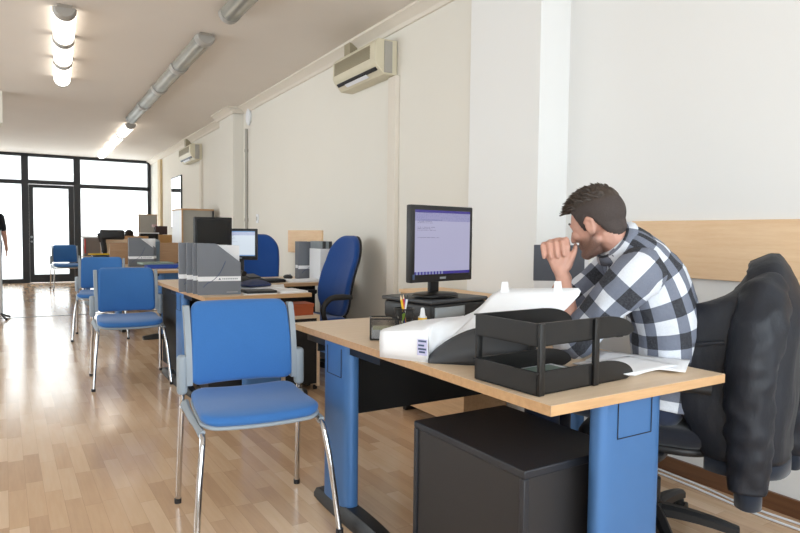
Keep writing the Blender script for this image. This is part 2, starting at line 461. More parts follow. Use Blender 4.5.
def cornice(y0, y1, xf, name, capn=False):
    prof = [(0, 0), (0, -.085), (.018, -.085), (.03, -.06), (.075, -.028), (.10, -.02), (.10, 0)]
    mb = MB(); rr = []
    for y in (y0, y1): rr.append([V((xf(y)-dx, y, CEIL+dz)) for dx, dz in prof])
    mb.rings(rr, True, True, True); return mb
struct(cornice(3.268, PY0-.101, wx, 'c'), 'trim_4', M['cornice'], angle=25)
struct(cornice(PY1, YB, wx, 'c'), 'trim_5', M['cornice'], angle=25)
cp = cornice(PY0-.03, PY1+.1, lambda y: wx(y)-PP, 'c')
cp.bb(wx(PY0)-PP-.098, wx(PY0)-.012, PY0-.1, PY0-.031, CEIL-.024, CEIL-.002); cp.bb(wx(PY0)-PP-.028, wx(PY0)-.012, PY0-.06, PY0-.031, CEIL-.083, CEIL-.025)
struct(cp, 'trim_6', M['cornice'], angle=25)
# baseboards
struct(MB().bb(2.765, 2.785, -1.3, 2.643, 0, .075), 'baseboard_right', M['base'])
struct(wall_prism(3.268, PY0, .015, 0, .075), 'baseboard_right_far', M['base'])
struct(wall_prism(PY1, YB, .015, 0, .075), 'baseboard_back', M['base'])
struct(MB().bb(-3, wx(9.74), 9.715, 9.745, 0, .004), 'trim_7', M['strip'])                # threshold strip

# glazed back wall
FZ = [0, 2.79]
fm = MB()
def fr(x0, x1, z0, z1, d=.09): fm.bb(x0, x1, YB-.05, YB-.05+d, z0, z1)
fr(-3.05, 2.985, 2.735, 2.80)
for x0, x1 in ((-1.62, -1.5), (.355, .487), (1.36, 1.492), (2.915, 2.985)): fr(x0, x1, 0, 2.75)
fr(-3.05, .36, 2.14, 2.225); fr(.48, 1.37, 2.15, 2.235); fr(1.49, 2.95, 2.10, 2.185)
fr(-3.05, .36, 0, .09); fr(1.49, 2.95, 0, .09)
wb = struct(fm, 'window_2', M['frame'])
for i, (x0, x1, z0, z1, m) in enumerate(((-3.05, -1.62, .09, 2.14, 'frost'), (-1.5, .355, .09, 2.14, 'frost'), (1.492, 2.915, .09, 2.10, 'frost'), (-3.05, -1.62, 2.225, 2.735, 'clear'), (-1.5, .355, 2.225, 2.735, 'clear'), (.487, 1.36, 2.235, 2.735, 'clear'), (1.492, 2.915, 2.185, 2.735, 'clear'))):
    struct(MB().bb(x0, x1, YB-.008, YB+.002, z0, z1), 'glass_pane', M[m], wb)
dm = MB()
for a in ((.49, .57, .01, 2.14), (1.25, 1.355, .01, 2.14), (.57, 1.25, .01, .18), (.57, 1.25, 2.07, 2.14)): dm.bb(a[0], a[1], YB-.04, YB+.02, a[2], a[3])
do = struct(dm, 'door_1', M['frame'])
struct(MB().bb(.57, 1.25, YB-.015, YB-.005, .18, 2.07), 'glass_pane', M['frost'], do)
h = MB(); h.tube([(.53, YB-.04, 1.0), (.53, YB-.10, 1.0), (.64, YB-.10, 1.0)], .011, smooth=4); h.cyl((.53, YB-.05, 1.0), (.53, YB-.035, 1.0), .026); h.cyl((.53, YB-.05, .9), (.53, YB-.035, .9), .022)
struct(h, 'door_handle', M['silver'], do)
struct(MB().bb(-3.2, -3.0, YB-.1, YB+.1, 0, CEIL), 'wall_back', M['wall_lamp_warm'])
# dropped soffit seen at the left edge
struct(MB().bb(-1.4, .022, 9.0, 9.25, 2.42, CEIL), 'trim_8', M['wall_lamp_warm'])
# street outside
struct(MB().bb(-14, 16, YB+.13, 40, -.08, -.02), 'ground', M['ground'])
fa = MB(); fa.bb(-14, 16, 26, 27, -.02, 9)
struct(fa, 'facade_opposite', M['facade'])
ca = MB(); ca.bb(-8, 10, YB+.13, YB+2.2, 2.95, 3.1)
struct(ca, 'canopy', M['facade'])

# ------------------------------------------------------------------ wall boards, cables, small fixtures
tag(part(MB().bb(2.755, 2.78, .3, 2.165, .965, 1.238), 'wall_board', M['rail'], bevel=.003), 'long pale wooden board fixed to the white wall behind the seated man', 'wall board')
tag(part(wall_prism(5.68, 6.62, .02, .945, 1.185), 'wall_board', M['rail'], bevel=.003), 'short pale wooden board on the wall behind the middle desk', 'wall board')
def cable(pts, label):
    tag(part(MB().tube(pts, .005, 8, 6), 'cable', M['white_plastic']), label, 'cable')
cable([(2.76, 2.3, .006), (2.735, 1.75, .006), (2.70, 1.5, .006), (2.715, 1.2, .006), (2.69, .8, .006)], 'upper of two white cables lying along the brown baseboard')
cable([(2.72, 2.25, .006), (2.69, 1.75, .006), (2.655, 1.42, .006), (2.66, 1.15, .006), (2.63, .8, .006)], 'lower white cable lying on the wood floor off the baseboard')
sp = thing('wall_socket', 'small white socket plate on the right wall beyond the middle desk', 'socket', (wx(7.76), 7.76, 1.33), W_ANG)
part(MB().box((-.006, 0, 0), (.012, .08, .11), bev=.003), 'plate', M['white_plastic'], sp); part(MB().box((-.014, 0, 0), (.006, .035, .05)), 'rocker', M['ltgrey'], sp)
al = thing('alarm_sounder', 'white oval alarm unit high on the wall by the far pilaster', 'alarm', (wx(8.08), 8.08, 2.64), W_ANG)
part(MB().sph((-.02, 0, 0), (.035, .07, .11)), 'cover', M['white_plastic'], al); part(MB().box((-.004, 0, 0), (.012, .1, .16)), 'back_plate', M['ltgrey'], al)
pi_ = thing('wall_pipe', 'thin grey vertical pipe running down the wall beside the far pilaster', 'pipe', (wx(8.18)-.02, 8.18, 0))
part(MB().cyl((0, 0, 0), (0, 0, 2.5), .018), 'pipe_run', M['pale'], pi_)
for z in (.4, 1.3, 2.2): part(MB().cyl((0, 0, z), (0, 0, z+.04), .025), 'clip', M['pale'], pi_)
mr = thing('wall_mirror', 'tall narrow framed mirror on the right wall beyond the cabinet', 'mirror', (wx(12.85), 12.85, 1.3), W_ANG)
part(MB().box((-.012, 0, .42), (.024, .96, 1.0)), 'frame', M['black'], mr); part(MB().box((-.026, 0, .42), (.004, .90, .94)), 'mirror_glass', M['mirror'], mr)

# ------------------------------------------------------------------ air conditioners
def ac_unit(y, zb, zt, length, label, dz0, ducty):
    r = thing('air_conditioner', label, 'air conditioner', (wx(y), y, zb), W_ANG)
    H = zt-zb; L = length
    prof = [(-.005, 0), (-.12, 0), (-.185, .07), (-.20, .10), (-.195, H-.03), (-.17, H), (-.005, H)]
    mb = MB(); mb.rings([[V((x, yy, z)) for x, z in prof] for yy in (-L/2, L/2)], True, True, True); part(mb, 'body', M['cream_plastic'], r, angle=30, bevel=.006)
    g = MB()
    for k in range(9): g.box((-.199, 0.02, .125+k*(H-.16)/9), (.01, L*.84, (H-.16)/9*.6))
    part(g, 'intake_grille', M['cream_dark'], r)
    part(MB().box((-.165, 0, .045), (.012, L*.9, .03), Matrix.Rotation(-.75, 3, 'Y')), 'outlet_slot', M['black'], r)
    part(MB().box((-.152, .02, .022), (.008, L*.5, .03), Matrix.Rotation(-.95, 3, 'Y')), 'louver', M['white_plastic'], r)
    part(MB().box((-.085, -L/2-.004, H*.5), (.07, .01, H*.9), bev=.004), 'side_cap', M['pale'], r)
    part(MB().bb(-.10, -.005, L/2-.13, L/2-.02, H, 2.78-zb), 'hanger_box', M['cream_dark'], r)
    d = thing('cable_duct', label.replace('air conditioner', 'vertical duct below the air conditioner'), 'cable duct', (wx(ducty), ducty, .08), W_ANG)
    part(MB().bb(-.04, 0, -.058, .058, 0, zb-.085), 'channel', M['cornice'], d, bevel=.004)
    part(MB().bb(-.045, -.001, -.065, .065, .02, .10), 'end_cover', M['white_plastic'], d, bevel=.004)
    return r
ac_unit(4.64, 2.375, 2.64, .78, 'cream air conditioner on the near part of the right wall', 0, 4.27)
ac_unit(11.2, 2.34, 2.60, .95, 'cream air conditioner on the far part of the right wall', 0, 10.75)

# ------------------------------------------------------------------ ceiling fixtures
def fixture(p, q, nseg, lit, label):
    p, q = V(p), V(q); L = (q-p).length
    r = thing('ceiling_light', label, 'ceiling light', (p.x, p.y, CEIL), atan2(q.y-p.y, q.x-p.x)-pi/2, 'tubular lights on the ceiling')
    part(MB().bb(-.05, .05, 0, L, -.03, 0), 'housing', M['housing'], r, bevel=.004)
    W, Hh = .078, .075
    def arc(y, k=1.0): return [V((W*k*cos(pi*i/12), y, -.022-Hh*k*sin(pi*i/12))) for i in range(13)]
    cw = .085
    for e in (0, 1):
        y0, y1 = (0, cw) if e == 0 else (L-cw, L)
        mb = MB(); ys = [y0, y1]; rr = [arc(y0, .85 if e == 0 else 1.03), arc(y0+.02, 1.03), arc(y1-.02, 1.03), arc(y1, 1.03 if e == 0 else .85)]
        mb.rings(rr, True, True, True); part(mb, 'end_cap', M['collar'], r)
    seg = (L-2*cw)/nseg
    for i in range(nseg):
        y0 = cw+i*seg; y1 = y0+seg
        j = .12 if i < nseg-1 else 0
        mb = MB(); mb.rings([arc(y0), arc(y1-j)], True, True, True); part(mb, 'diffuser', M['lit'] if lit else M['unlit'], r)
        if j: mb = MB(); mb.rings([arc(y1-j, 1.10), arc(y1, 1.10)], True, True, True); part(mb, 'joint_collar', M['collar'], r)
        if not lit:
            t = MB()
            for x in (-.03, .03): t.cyl((x, y0+.02, -.055), (x, y1-j-.02, -.055), .013, n=12)
            part(t, 'tube_pair', M['tube'], r)
    return r
fixture((.411, 5.31), (.575, 7.90), 3, True, 'lit tubular light at upper left, in the row by itself')
fixture((1.455, 5.40), (1.60, 9.95), 4, False, 'long unlit tubular light with clear covers, middle of the right-hand row')
fixture((1.675, 10.42), (1.83, 15.2), 4, True, 'lit tubular light at the far end of the right-hand row, by the glazed wall')
fixture((1.385, 2.5), (1.455, 4.80), 2, False, 'unlit tubular light nearest the camera, cut by the top of the picture')

# ------------------------------------------------------------------ desks
def make_desk(loc, label, rw=1.46, lb=(1.215, -.48, .20), side=False):
    r = thing('corner_desk', label, 'desk', loc, 0, 'beech corner desks in a row')
    T = .74
    poly = [(0, 0), (.74, 0), (.74, .78), (.81, .85), (rw, .85), (rw, 1.65), (0, 1.65)]
    part(MB().prism(poly, T-.027, T), 'desktop', M['beech'], r, smooth=False)
    eb = MB(); n = len(poly)
    for i in range(n):
        a, b = V((*poly[i], 0)), V((*poly[(i+1) % n], 0)); d = (b-a); nn = V((d.y, -d.x, 0)).normalized()*.0012
        a2, b2 = a+nn, b+nn
        eb.quad((a2.x, a2.y, T-.027), (b2.x, b2.y, T-.027), (b2.x, b2.y, T-.0005), (a2.x, a2.y, T-.0005))
    part(eb, 'edge_band', M['beech_edge'], r, smooth=False)
    def column(cx, cy, alongx, w, foot0, foot1, nm):
        # oval steel column with cover cap and black foot
        def oval(k, z):
            o = []
            for i in range(24):
                a = 2*pi*i/24; u = w/2*abs(cos(a))**.35*(1 if cos(a) >= 0 else -1); v = .032*abs(sin(a))**.7*(1 if sin(a) >= 0 else -1)
                o.append(V((cx+(u if alongx else v), cy+(v if alongx else u), z)))
            return o
        mb = MB(); mb.rings([oval(1, .05), oval(1, T-.03)], True, True, True); c = part(mb, 'leg', M['blue_leg'], r, angle=50)
        cv = MB(); z0, z1 = T-.16, T-.045
        ww, th = w*.27, .0335
        for a, b in (((-ww, z0), (ww, z0)), ((-ww, z0), (-ww, z1)), ((ww, z0), (ww, z1))):
            p0 = (cx+a[0], cy-th, a[1]) if alongx else (cx-th, cy+a[0], a[1]); p1 = (cx+b[0], cy-th, b[1]) if alongx else (cx-th, cy+b[0], b[1])
            cv.tube([p0, p1], .0014, 6)
        part(cv, 'cover_seam', M['black'], c)
        ft = MB(); N = 13; rr = []
        for i in range(N):
            t = i/(N-1); s = foot0+(foot1-foot0)*t; k = sin(pi*min(1, max(0, t)))**.5 if 0 < t < 1 else .25
            hw = .026+.02*k; hh = .028+.034*k
            pr_ = [(-hw, .002), (hw, .002), (hw, hh*.5), (hw*.6, hh), (-hw*.6, hh), (-hw, hh*.5)]
            rr.append([V((cx+s, cy+a, b)) if alongx else V((cx+a, cy+s, b)) for a, b in pr_])
        ft.rings(rr, True, True, True); part(ft, 'foot', M['black'], r)
        arm = MB()
        if alongx: arm.bb(cx-.3, cx+.28, cy-.02, cy+.02, T-.06, T-.027)
        else: arm.bb(cx-.02, cx+.02, cy-.35, cy+.3, T-.06, T-.027)
        part(arm, 'support_arm', M['black_metal'], r)
    column(.415, .105, True, .275, -.30, .33, 'a')
    column(.035, lb[0], False, .235, lb[1], lb[2], 'b')
    if side: part(MB().bb(.03, .046, .87, 1.42, .08, T-.03), 'side_panel', M['black_matte'], r)
    column(rw-.05, 1.235, False, .262, -.4, .27, 'c')
    part(MB().bb(.075, rw-.09, 1.425, 1.445, .335, T-.03), 'modesty_panel', M['black_matte'], r)
    part(MB().bb(.03, .3, 1.43, 1.44, T-.10, T-.03), 'cable_tray', M['black_matte'], r)
    return r
A0 = (1.14, 1.118, 0); B0 = (1.085, 4.09, 0); C0_ = (1.13, 7.06, 0); D0 = (1.10, 10.05, 0)
make_desk(A0, 'nearest beech corner desk, the man leans on it', 1.40)
make_desk(B0, 'second beech corner desk, with four grey file boxes on its front corner', 1.50, (.735, -.33, .62), True)
make_desk(C0_, 'third beech corner desk, holding blue folders before a brown screen', 1.58)
make_desk(D0, 'farthest beech corner desk, near the glazed wall', 1.64)

# ------------------------------------------------------------------ visitor chairs
def make_visitor_chair():
    r = thing('visitor_chair', 'bright blue visitor chair with chrome legs, nearest the camera', 'chair', (0, 0, 0), 0, 'blue visitor chairs in front of the desks')
    def bp(u, v, w):   # back pad: u across, v up, w thickness (front = +w -> -y)
        cv = .045*(u/.22)**2; y = .215+.19*(v-.48)+(.03*((v-.67)/.19)**2)-w-cv
        return (u, y, v)
    part(MB().pad(rrect(.425, .345, .04, 6, 0, .688, -.05), .045, .02, .008, bp), 'backrest', M['bluefab'], r)
    def sp_(u, v, w):
        d = -.010*max(0, (-v-.10)/.08)**2 if v < -.10 else 0
        return (u, v, .460+w+d+.012*(u/.23)**2+.018*max(0, (v-.05)/.15)**2)
    part(MB().pad(rrect(.45, .40, .06, 6, 0, .018, -.05), .036, .016, .006, sp_), 'seat', M['bluefab'], r)
    part(MB().pad(rrect(.455, .40, .06, 6, 0, .018, -.05), .014, .006, 0, lambda u, v, w: sp_(u, v, w-.022)), 'seat_shell', M['grey'], r)
    for s in (-1, 1):
        part(MB().tube([(s*.262, .27, .004), (s*.256, .235, .25), (s*.25, .205, .46), (s*.25, .205, .60)], .0115, 12), 'leg', M['chrome'], r)
        part(MB().tube([(s*.268, -.28, .004), (s*.248, -.235, .25), (s*.232, -.20, .385), (s*.228, -.17, .414), (s*.228, -.12, .42), (s*.238, .1, .42), (s*.25, .2, .43)], .0115, 12, 3), 'leg', M['chrome'], r)
        for y, xx in ((.27, .262), (-.28, .268)): part(MB().cyl((s*xx, y, 0), (s*xx, y, .02), .0145), 'foot_cap', M['black'], r)
        part(MB().box((s*.25, .205, .565), (.042, .046, .165), bev=.016, seg=3), 'side_bracket', M['grey'], r)
        st = MB(); rr = []
        for i in range(9):
            v = .52+.325*i/8; x = s*(.222+.003*i/8); y = bp(.213, v, 0)[1]+.004
            rr.append([V((x+s*a, y+b, v)) for a, b in ((-.012, -.02), (.012, -.02), (.014, .012), (0, .022), (-.012, .016))])
        st.rings(rr, True, True, True); part(st, 'back_rail', M['grey'], r)
        lk = MB(); lk.tube([(s*.243, .19, .45), (s*.24, .08, .435), (s*.232, -.08, .425), (s*.228, -.17, .42)], [.02, .016, .014, .016], 8, 3, flat=.6); part(lk, 'seat_bracket', M['grey'], r)
    part(MB().tube([(-.24, .06, .405), (.24, .06, .405)], .01, 10), 'crossbar', M['chrome'], r)
    return r
vc = make_visitor_chair()
vc.location = (.848, 2.467, 0); vc.rotation_euler = (0, 0, radians(-6))
dup(vc, (.82, 5.27, 0), radians(-4), 'blue visitor chair with chrome legs before the second desk, partly hiding another chair')
dup(vc, (.90, 7.60, 0), radians(-9), 'blue visitor chair with chrome legs half hidden behind another, before the third desk')
dup(vc, (1.06, 14.15, 0), radians(3), 'small dark blue visitor chair standing alone in front of the glass door')

# ------------------------------------------------------------------ office chairs
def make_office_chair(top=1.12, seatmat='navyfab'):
    r = thing('office_chair', 'x', 'office chair', (0, 0, 0), 0, 'blue office chairs')
    def bp(u, v, w):
        y = .235+.20*(v-.5)-.05*sin(pi*min(1, max(0, (v-.5)/.45)))*.6-w-.05*(u/.23)**2
        return (u, y, v)
    ol = []
    base = rrect(.45, top-.48, .16, 8, 0, (top+.48)/2, .0)
    for u, v in base:
        k = 1-.16*max(0, (v-.85)/(top-.85))**1.5-.16*max(0, (.7-v)/.2)**1.5
        ol.append((u*k, v))
    part(MB().pad(ol, .055, .026, .012, bp), 'backrest', M['navyfab'], r)
    part(MB().pad([(u*.99, .8+(v-.8)*.99) for u, v in ol], .02, .009, 0, lambda u, v, w: bp(u, v, w-.034)), 'back_shell', M['black'], r)
    def sp_(u, v, w):
        d = -.04*max(0, (-v-.12)/.12)**2 if v < -.12 else 0
        return (u, v, .455+w+d+.014*(u/.24)**2)
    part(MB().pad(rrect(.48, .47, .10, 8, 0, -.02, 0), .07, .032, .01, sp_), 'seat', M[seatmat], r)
    part(MB().pad(rrect(.46, .45, .10, 8, 0, -.02, 0), .03, .012, 0, lambda u, v, w: sp_(u, v, w-.045)), 'seat_pan', M['black'], r)
    part(MB().tube([(0, .08, .39), (0, .25, .385), (0, .305, .43), (0, .305, .62)], .03, 10, 4, flat=.5), 'back_support', M['black'], r)
    for s in (-1, 1):
        part(MB().tube([(s*.2, .05, .40), (s*.265, .03, .40), (s*.275, -.03, .47), (s*.275, -.06, .58), (s*.275, .0, .655), (s*.275, .1, .665), (s*.272, .2, .66)], [.022, .02, .02, .02, .022, .024, .02], 10, 4, flat=.75), 'armrest', M['black'], r)
    part(MB().cyl((0, 0, .08), (0, 0, .24), .03).cyl((0, 0, .24), (0, 0, .40), .018).box((0, 0, .39), (.2, .22, .04), bev=.01), 'gas_column', M['black'], r)
    hub = part(MB().cyl((0, 0, .07), (0, 0, .15), .05, .04), 'base_hub', M['black'], r)
    for k in range(5):
        a = 2*pi*k/5+.35; d = V((cos(a), sin(a), 0)); q = V((-sin(a), cos(a), 0))
        am = MB(); rr = []
        for i in range(7):
            t = i/6; p = d*(.03+.27*t); z = .125-.035*t*t; wd = .028-.008*t; hh = .022-.006*t
            rr.append([p+q*x+V((0, 0, z+y)) for x, y in ((-wd, -hh), (wd, -hh), (wd, hh*.4), (wd*.5, hh), (-wd*.5, hh), (-wd, hh*.4))])
        am.rings(rr, True, True, True); arm = part(am, 'base_arm', M['black'], r)
        c = d*.29
        cs = MB()
        for sgn in (-1, 1): cs.cyl(c+q*sgn*.009+V((0, 0, .03)), c+q*sgn*.026+V((0, 0, .03)), .03, n=20)
        cs.cyl(c+V((0, 0, .03)), c+V((0, 0, .09)), .009); cs.box(c+V((0, 0, .055)), (.03, .03, .03), Matrix.Rotation(a, 3, 'Z'), .006)
        part(cs, 'caster', M['black'], arm)
    return r
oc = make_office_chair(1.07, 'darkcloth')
oc['label'] = 'office chair with a black jacket over its back, the man sits on it'
OCX, OCY, OCR = 2.10, 1.52, radians(-150)      # faces (-.5,.87)
oc.location = (OCX, OCY, 0); oc.rotation_euler = (0, 0, OCR)
oc2 = make_office_chair(1.14); oc2['label'] = 'tall deep blue office chair turned side-on at the second desk'; oc2['group'] = 'blue office chairs'; oc2.location = (2.08, 4.66, 0); oc2.rotation_euler = (0, 0, radians(-84)); oc['group'] = 'blue office chairs'
dup(oc2, (2.04, 5.96, 0), radians(-28), 'dark blue office chair with its broad back showing, beside the white computer screen')

# ------------------------------------------------------------------ pedestals and cabinets
r = thing('drawer_pedestal', 'charcoal steel drawer pedestal under the nearest desk', 'cabinet', (1.225, 1.296, 0))
part(MB().bb(.008, .412, .012, .555, .05, .475), 'body', M['pedestal'], r, bevel=.003)
tp = MB().bb(0, .42, 0, .565, .475, .50); part(tp, 'top_panel', M['pedestal_top'], r, bevel=.004)
for y in (0.0, .545): part(MB().bb(0, .02, y, y+.02, .05, .475), 'corner_post', M['pedestal_top'], r, bevel=.003)
for k in range(3):
    d = part(MB().bb(.412, .428, .02, .548, .065+k*.137, .19+k*.137), 'drawer', M['pedestal'], r, bevel=.003)
    part(MB().bb(.428, .44, .22, .35, .13+k*.137, .145+k*.137), 'drawer_handle', M['silver'], d, bevel=.002)
for x in (.05, .37):
    for y in (.06, .5): part(MB().cyl((x-.012, y, .025), (x+.012, y, .025), .025), 'caster', M['black'], r)
r = thing('drawer_pedestal', 'black pedestal with a blue-lit edge under the second desk', 'cabinet', (1.18, 4.36, 0)); r['label'] = 'dark drawer pedestal under the second desk'
part(MB().bb(.0, .40, .0, .52, .05, .54), 'body', M['pedestal'], r, bevel=.004)
part(MB().bb(-.01, .41, -.01, .53, .54, .56), 'top_panel', M['pedestal_top'], r, bevel=.003)
for x in (.05, .35):
    for y in (.06, .46): part(MB().cyl((x-.012, y, .025), (x+.012, y, .025), .025), 'caster', M['black'], r)
r = thing('wooden_pedestal', 'open wooden pedestal with an orange box on it, under the second desk', 'cabinet', (1.68, 4.265, 0))
part(MB().bb(0, .29, 0, .20, .535, .56), 'top_panel', M['beech'], r, bevel=.002)
for x in (0, .268): part(MB().bb(x, x+.022, 0, .20, .03, .535), 'side_panel', M['beech'], r, bevel=.002)
part(MB().bb(.022, .268, .01, .02, .05, .535), 'front_panel', M['black_matte'], r)
part(MB().bb(.022, .268, .02, .20, .05, .07), 'bottom_panel', M['beech'], r)
for x in (.02, .27):
    for y in (.04, .16): part(MB().cyl((x-.01, y, .017), (x+.01, y, .017), .017), 'caster', M['black'], r)
r = thing('cardboard_box', 'small orange box on the wooden pedestal under the second desk', 'box', (1.83, 4.30, .56))
part(MB().bb(-.08, .09, -.03, .13, 0, .07), 'carton', M['orange'], r, bevel=.003); part(MB().bb(-.085, .095, -.035, .135, .06, .085), 'lid', M['orange'], r, bevel=.003)
r = thing('wooden_cabinet', 'low pale wooden cabinet against the wall behind the monitor', 'cabinet', (2.2, 2.83, 0))
part(MB().bb(.0, .32, .0, .69, .06, .78), 'body', M['wood_y'], r, bevel=.002)
part(MB().bb(-.006, .33, -.006, .70, .78, .80), 'top_panel', M['rail'], r, bevel=.002)
for y in (.0, .66): part(MB().bb(.03, .3, y+.0, y+.03, 0, .06), 'plinth', M['black'], r)
r = thing('tall_cabinet', 'pale grey cabinet with wooden trim standing by the right wall', 'cabinet', (2.225, 9.62, 0))
part(MB().bb(.012, .46, .02, .62, 0, 1.47), 'body', M['pale'], r, bevel=.003)
part(MB().bb(.0, .012, .02, .62, 0, 1.47), 'side_panel', M['white_plastic'], r)
part(MB().bb(-.004, .47, .0, .63, 1.47, 1.495), 'top_panel', M['beech_edge'], r, bevel=.002)
part(MB().bb(0, .02, .0, .02, 0, 1.47), 'trim_strip', M['beech_edge'], r)
part(MB().bb(.45, .47, .0, .02, 0, 1.47), 'trim_strip', M['black'], r)

# ------------------------------------------------------------------ monitors
def make_monitor(w, h, scr, base_h=.075, bez=.022, chin=.036):
    r = thing('monitor', 'x', 'monitor', (0, 0, 0))
    z0 = base_h
    part(MB().box((0, .0, z0+h/2), (w, .035, h), bev=.006), 'bezel', M['black'], r)
    part(MB().box((0, .03, z0+h/2), (w*.72, .04, h*.66), bev=.015), 'rear_housing', M['black'], r)
    s = MB(); y = -.0185; s.quad((-w/2+bez, y, z0+chin), (w/2-bez, y, z0+chin), (w/2-bez, y, z0+h-bez), (-w/2+bez, y, z0+h-bez)); part(s, 'screen', M[scr], r, smooth=False)
    part(MB().bb(-.02, .02, -.0185, -.0175, z0+.012, z0+.022), 'badge', M['silver'], r)
    part(MB().box((0, .045, z0*.5+.05), (.06, .022, z0+.1), bev=.006), 'stand_neck', M['black'], r)
    b = MB(); rr = [[V((k*.125*cos(2*pi*i/40), .03+k*.095*sin(2*pi*i/40), z)) for i in range(40)] for k, z in ((1, 0), (1, .006), (.93, .012), (.3, .018))]
    b.rings(rr, True, True, True); part(b, 'stand_base', M['tray'], r)
    return r
def make_printer(loc, rz, label):
    r = thing('printer', label, 'printer', loc, rz)
    part(MB().box((0, 0, .055), (.39, .34, .09), bev=.02, seg=3), 'body', M['black'], r)
    part(MB().box((0, .005, .108), (.40, .35, .02), bev=.009, seg=3), 'lid', M['dkgrey'], r)
    fp = MB(); N = 13
    rr = [[V((-.18+.20*t, -.172-.012*sin(pi*t), z)) for t in [i/(N-1) for i in range(N)]] for z in (.02, .05, .085)]
    pts = rr
    fp.rings([[p for p in q] for q in pts], False)
    o = part(fp, 'front_panel', M['silver'], r); m = o.modifiers.new('s', 'SOLIDIFY'); m.thickness = .006; m.offset = 0
    part(MB().box((.1, -.168, .03), (.18, .02, .018)), 'paper_slot', M['black_matte'], r)
    for x in (-.15, .15): part(MB().box((x, 0, .005), (.04, .26, .01)), 'foot', M['black'], r)
    return r
MR = radians(10.5)
make_printer((1.805, 2.56, .74), MR, 'black printer under the lavender monitor on the nearest desk')
mon = make_monitor(.415, .354, 'screen', .07); mon['label'] = 'black monitor with a lavender document on screen, on the nearest desk'
mon.location = (1.753, 2.453, .868); mon.rotation_euler = (0, 0, MR)
part(MB().quad((-.198, -.0186, .085), (-.184, -.0186, .085), (-.184, -.0186, .108), (-.198, -.0186, .108)), 'sticker', M['fileline'], mon, smooth=False)
make_printer((1.48, 5.46, .74), MR, 'black printer under the dark monitor on the second desk')
mo2 = make_monitor(.34, .33, 'off', .095); mo2['label'] = 'black monitor with a dark screen behind the grey file boxes'
mo2.location = (1.52, 5.46, .858); mo2.rotation_euler = (0, 0, MR)
mo3 = make_monitor(.31, .28, 'screen2', .17); mo3['label'] = 'monitor with a bright white screen beside the dark one'
mo3.location = (1.80, 5.60, .74); mo3.rotation_euler = (0, 0, radians(-25))

# ------------------------------------------------------------------ file boxes
def make_file_box(body='file', w=.275, h=.34, d=.085):
    """magazine file: broad printed face to -y, diagonal cut falling to +x"""
    r = thing('file_box', 'x', 'file box', (0, 0, 0), 0)
    face = [(0, 0), (w, 0), (w, h*.63), (w*.42, h), (0, h)]
    t = .004
    def panel(poly, y0, y1):
        mb = MB(); a = [mb.bm.verts.new((x, y0, z)) for x, z in poly]; b = [mb.bm.verts.new((x, y1, z)) for x, z in poly]
        n = len(poly); mb.bm.faces.new(a); mb.bm.faces.new(list(reversed(b)))
        for i in range(n): mb.bm.faces.new((a[i], b[i], b[(i+1) % n], a[(i+1) % n]))
        return mb
    part(panel(face, 0, t), 'front_panel', M[body], r, smooth=False)
    part(panel(face, d-t, d), 'back_panel', M[body], r, smooth=False)
    sp_ = part(MB().bb(0, t, t, d-t, 0, h), 'spine', M[body], r)
    part(MB().bb(-.0008, 0, .012, d-.012, h*.29, h*.37), 'spine_label', M['white'], sp_)
    part(MB().bb(w-t, w, t, d-t, 0, h*.63), 'end_panel', M['file_dark'], r)
    part(MB().bb(t, w-t, t, d-t, 0, t), 'bottom_panel', M['file_dark'], r)
    part(MB().bb(.01, w-.008, .012, d-.012, t, h*.60), 'papers', M['file_dark'], r)
    part(MB().bb(.012, w*.985, d*.45, d*.8, h*.6, h*.965), 'paper_sheets', M['white'], r)
    bd = part(MB().bb(-.0004, w+.0004, -.0012, 0, h*.27, h*.36), 'band', M['white'], r)
    lg = MB(); a, b, c, e = ((w*.47, -.0016, h*.295), (w*.53, -.0016, h*.295), (w*.50, -.0016, h*.335), (w*.50, -.0016, h*.335))
    vs = [lg.bm.verts.new(p) for p in (a, b, c)]; lg.bm.faces.new(vs); part(lg, 'logo', M['fileline'], bd, smooth=False)
    tx = MB()
    for k in range(9): tx.bb(w*(.56+.042*k), w*(.587+.042*k), -.0016, -.0012, h*.30, h*.325)
    part(tx, 'lettering', M['grey'], bd, smooth=False)
    dt = MB()
    for i in range(6):
        for j in range(8):
            x, z = w*(.1+.1*i), h*(.42+.065*j)
            if z < h*.96: dt.bb(x-.0012, x+.0012, -.0008, 0, z-.0012, z+.0012)
    part(dt, 'dot_print', M['file_dark'], r, smooth=False)
    sw = MB().tube([(w*.12, -.0006, h*.15), (w*.2, -.0006, h*.22), (w*.35, -.0006, h*.29), (w*.5, -.0006, h*.42), (w*.64, -.0006, h*.66)], .0022, 6, 5)
    part(sw, 'line_print', M['fileline'], r)
    part(MB().bb(w*.66, w*.93, -.0008, 0, h*.045, h*.055), 'small_print', M['ltgrey'], r, smooth=False)
    return r
fb = make_file_box(); fb['group'] = 'grey file boxes in a row on the second desk'
fa_ = radians(-10); fd = V((-sin(fa_), cos(fa_), 0))
fb.location = (1.085, 4.25, .74); fb.rotation_euler = (0, 0, fa_); fb['label'] = 'front grey file box of four in a row on the second desk, broad face showing'
names = ['second grey file box from the front, directly behind the one with its broad face showing', 'third grey file box from the front of the row of four', 'rearmost grey file box of the row of four on the second desk']
for i in range(3):
    p = V((1.085, 4.25, .74))+fd*(.098*(i+1))-V((.055+.012*i, 0, 0))*(i+1)*.45
    dup(fb, p, fa_, names[i], 'grey file boxes in a row on the second desk')
f2 = dup(fb, (1.235, 7.93, .74), radians(-3), 'grey file box on the third desk before the brown screen'); del f2['group']
f2 = dup(fb, (1.285, 8.05, .74), radians(-3), 'grey file box tucked behind another on the third desk'); del f2['group']
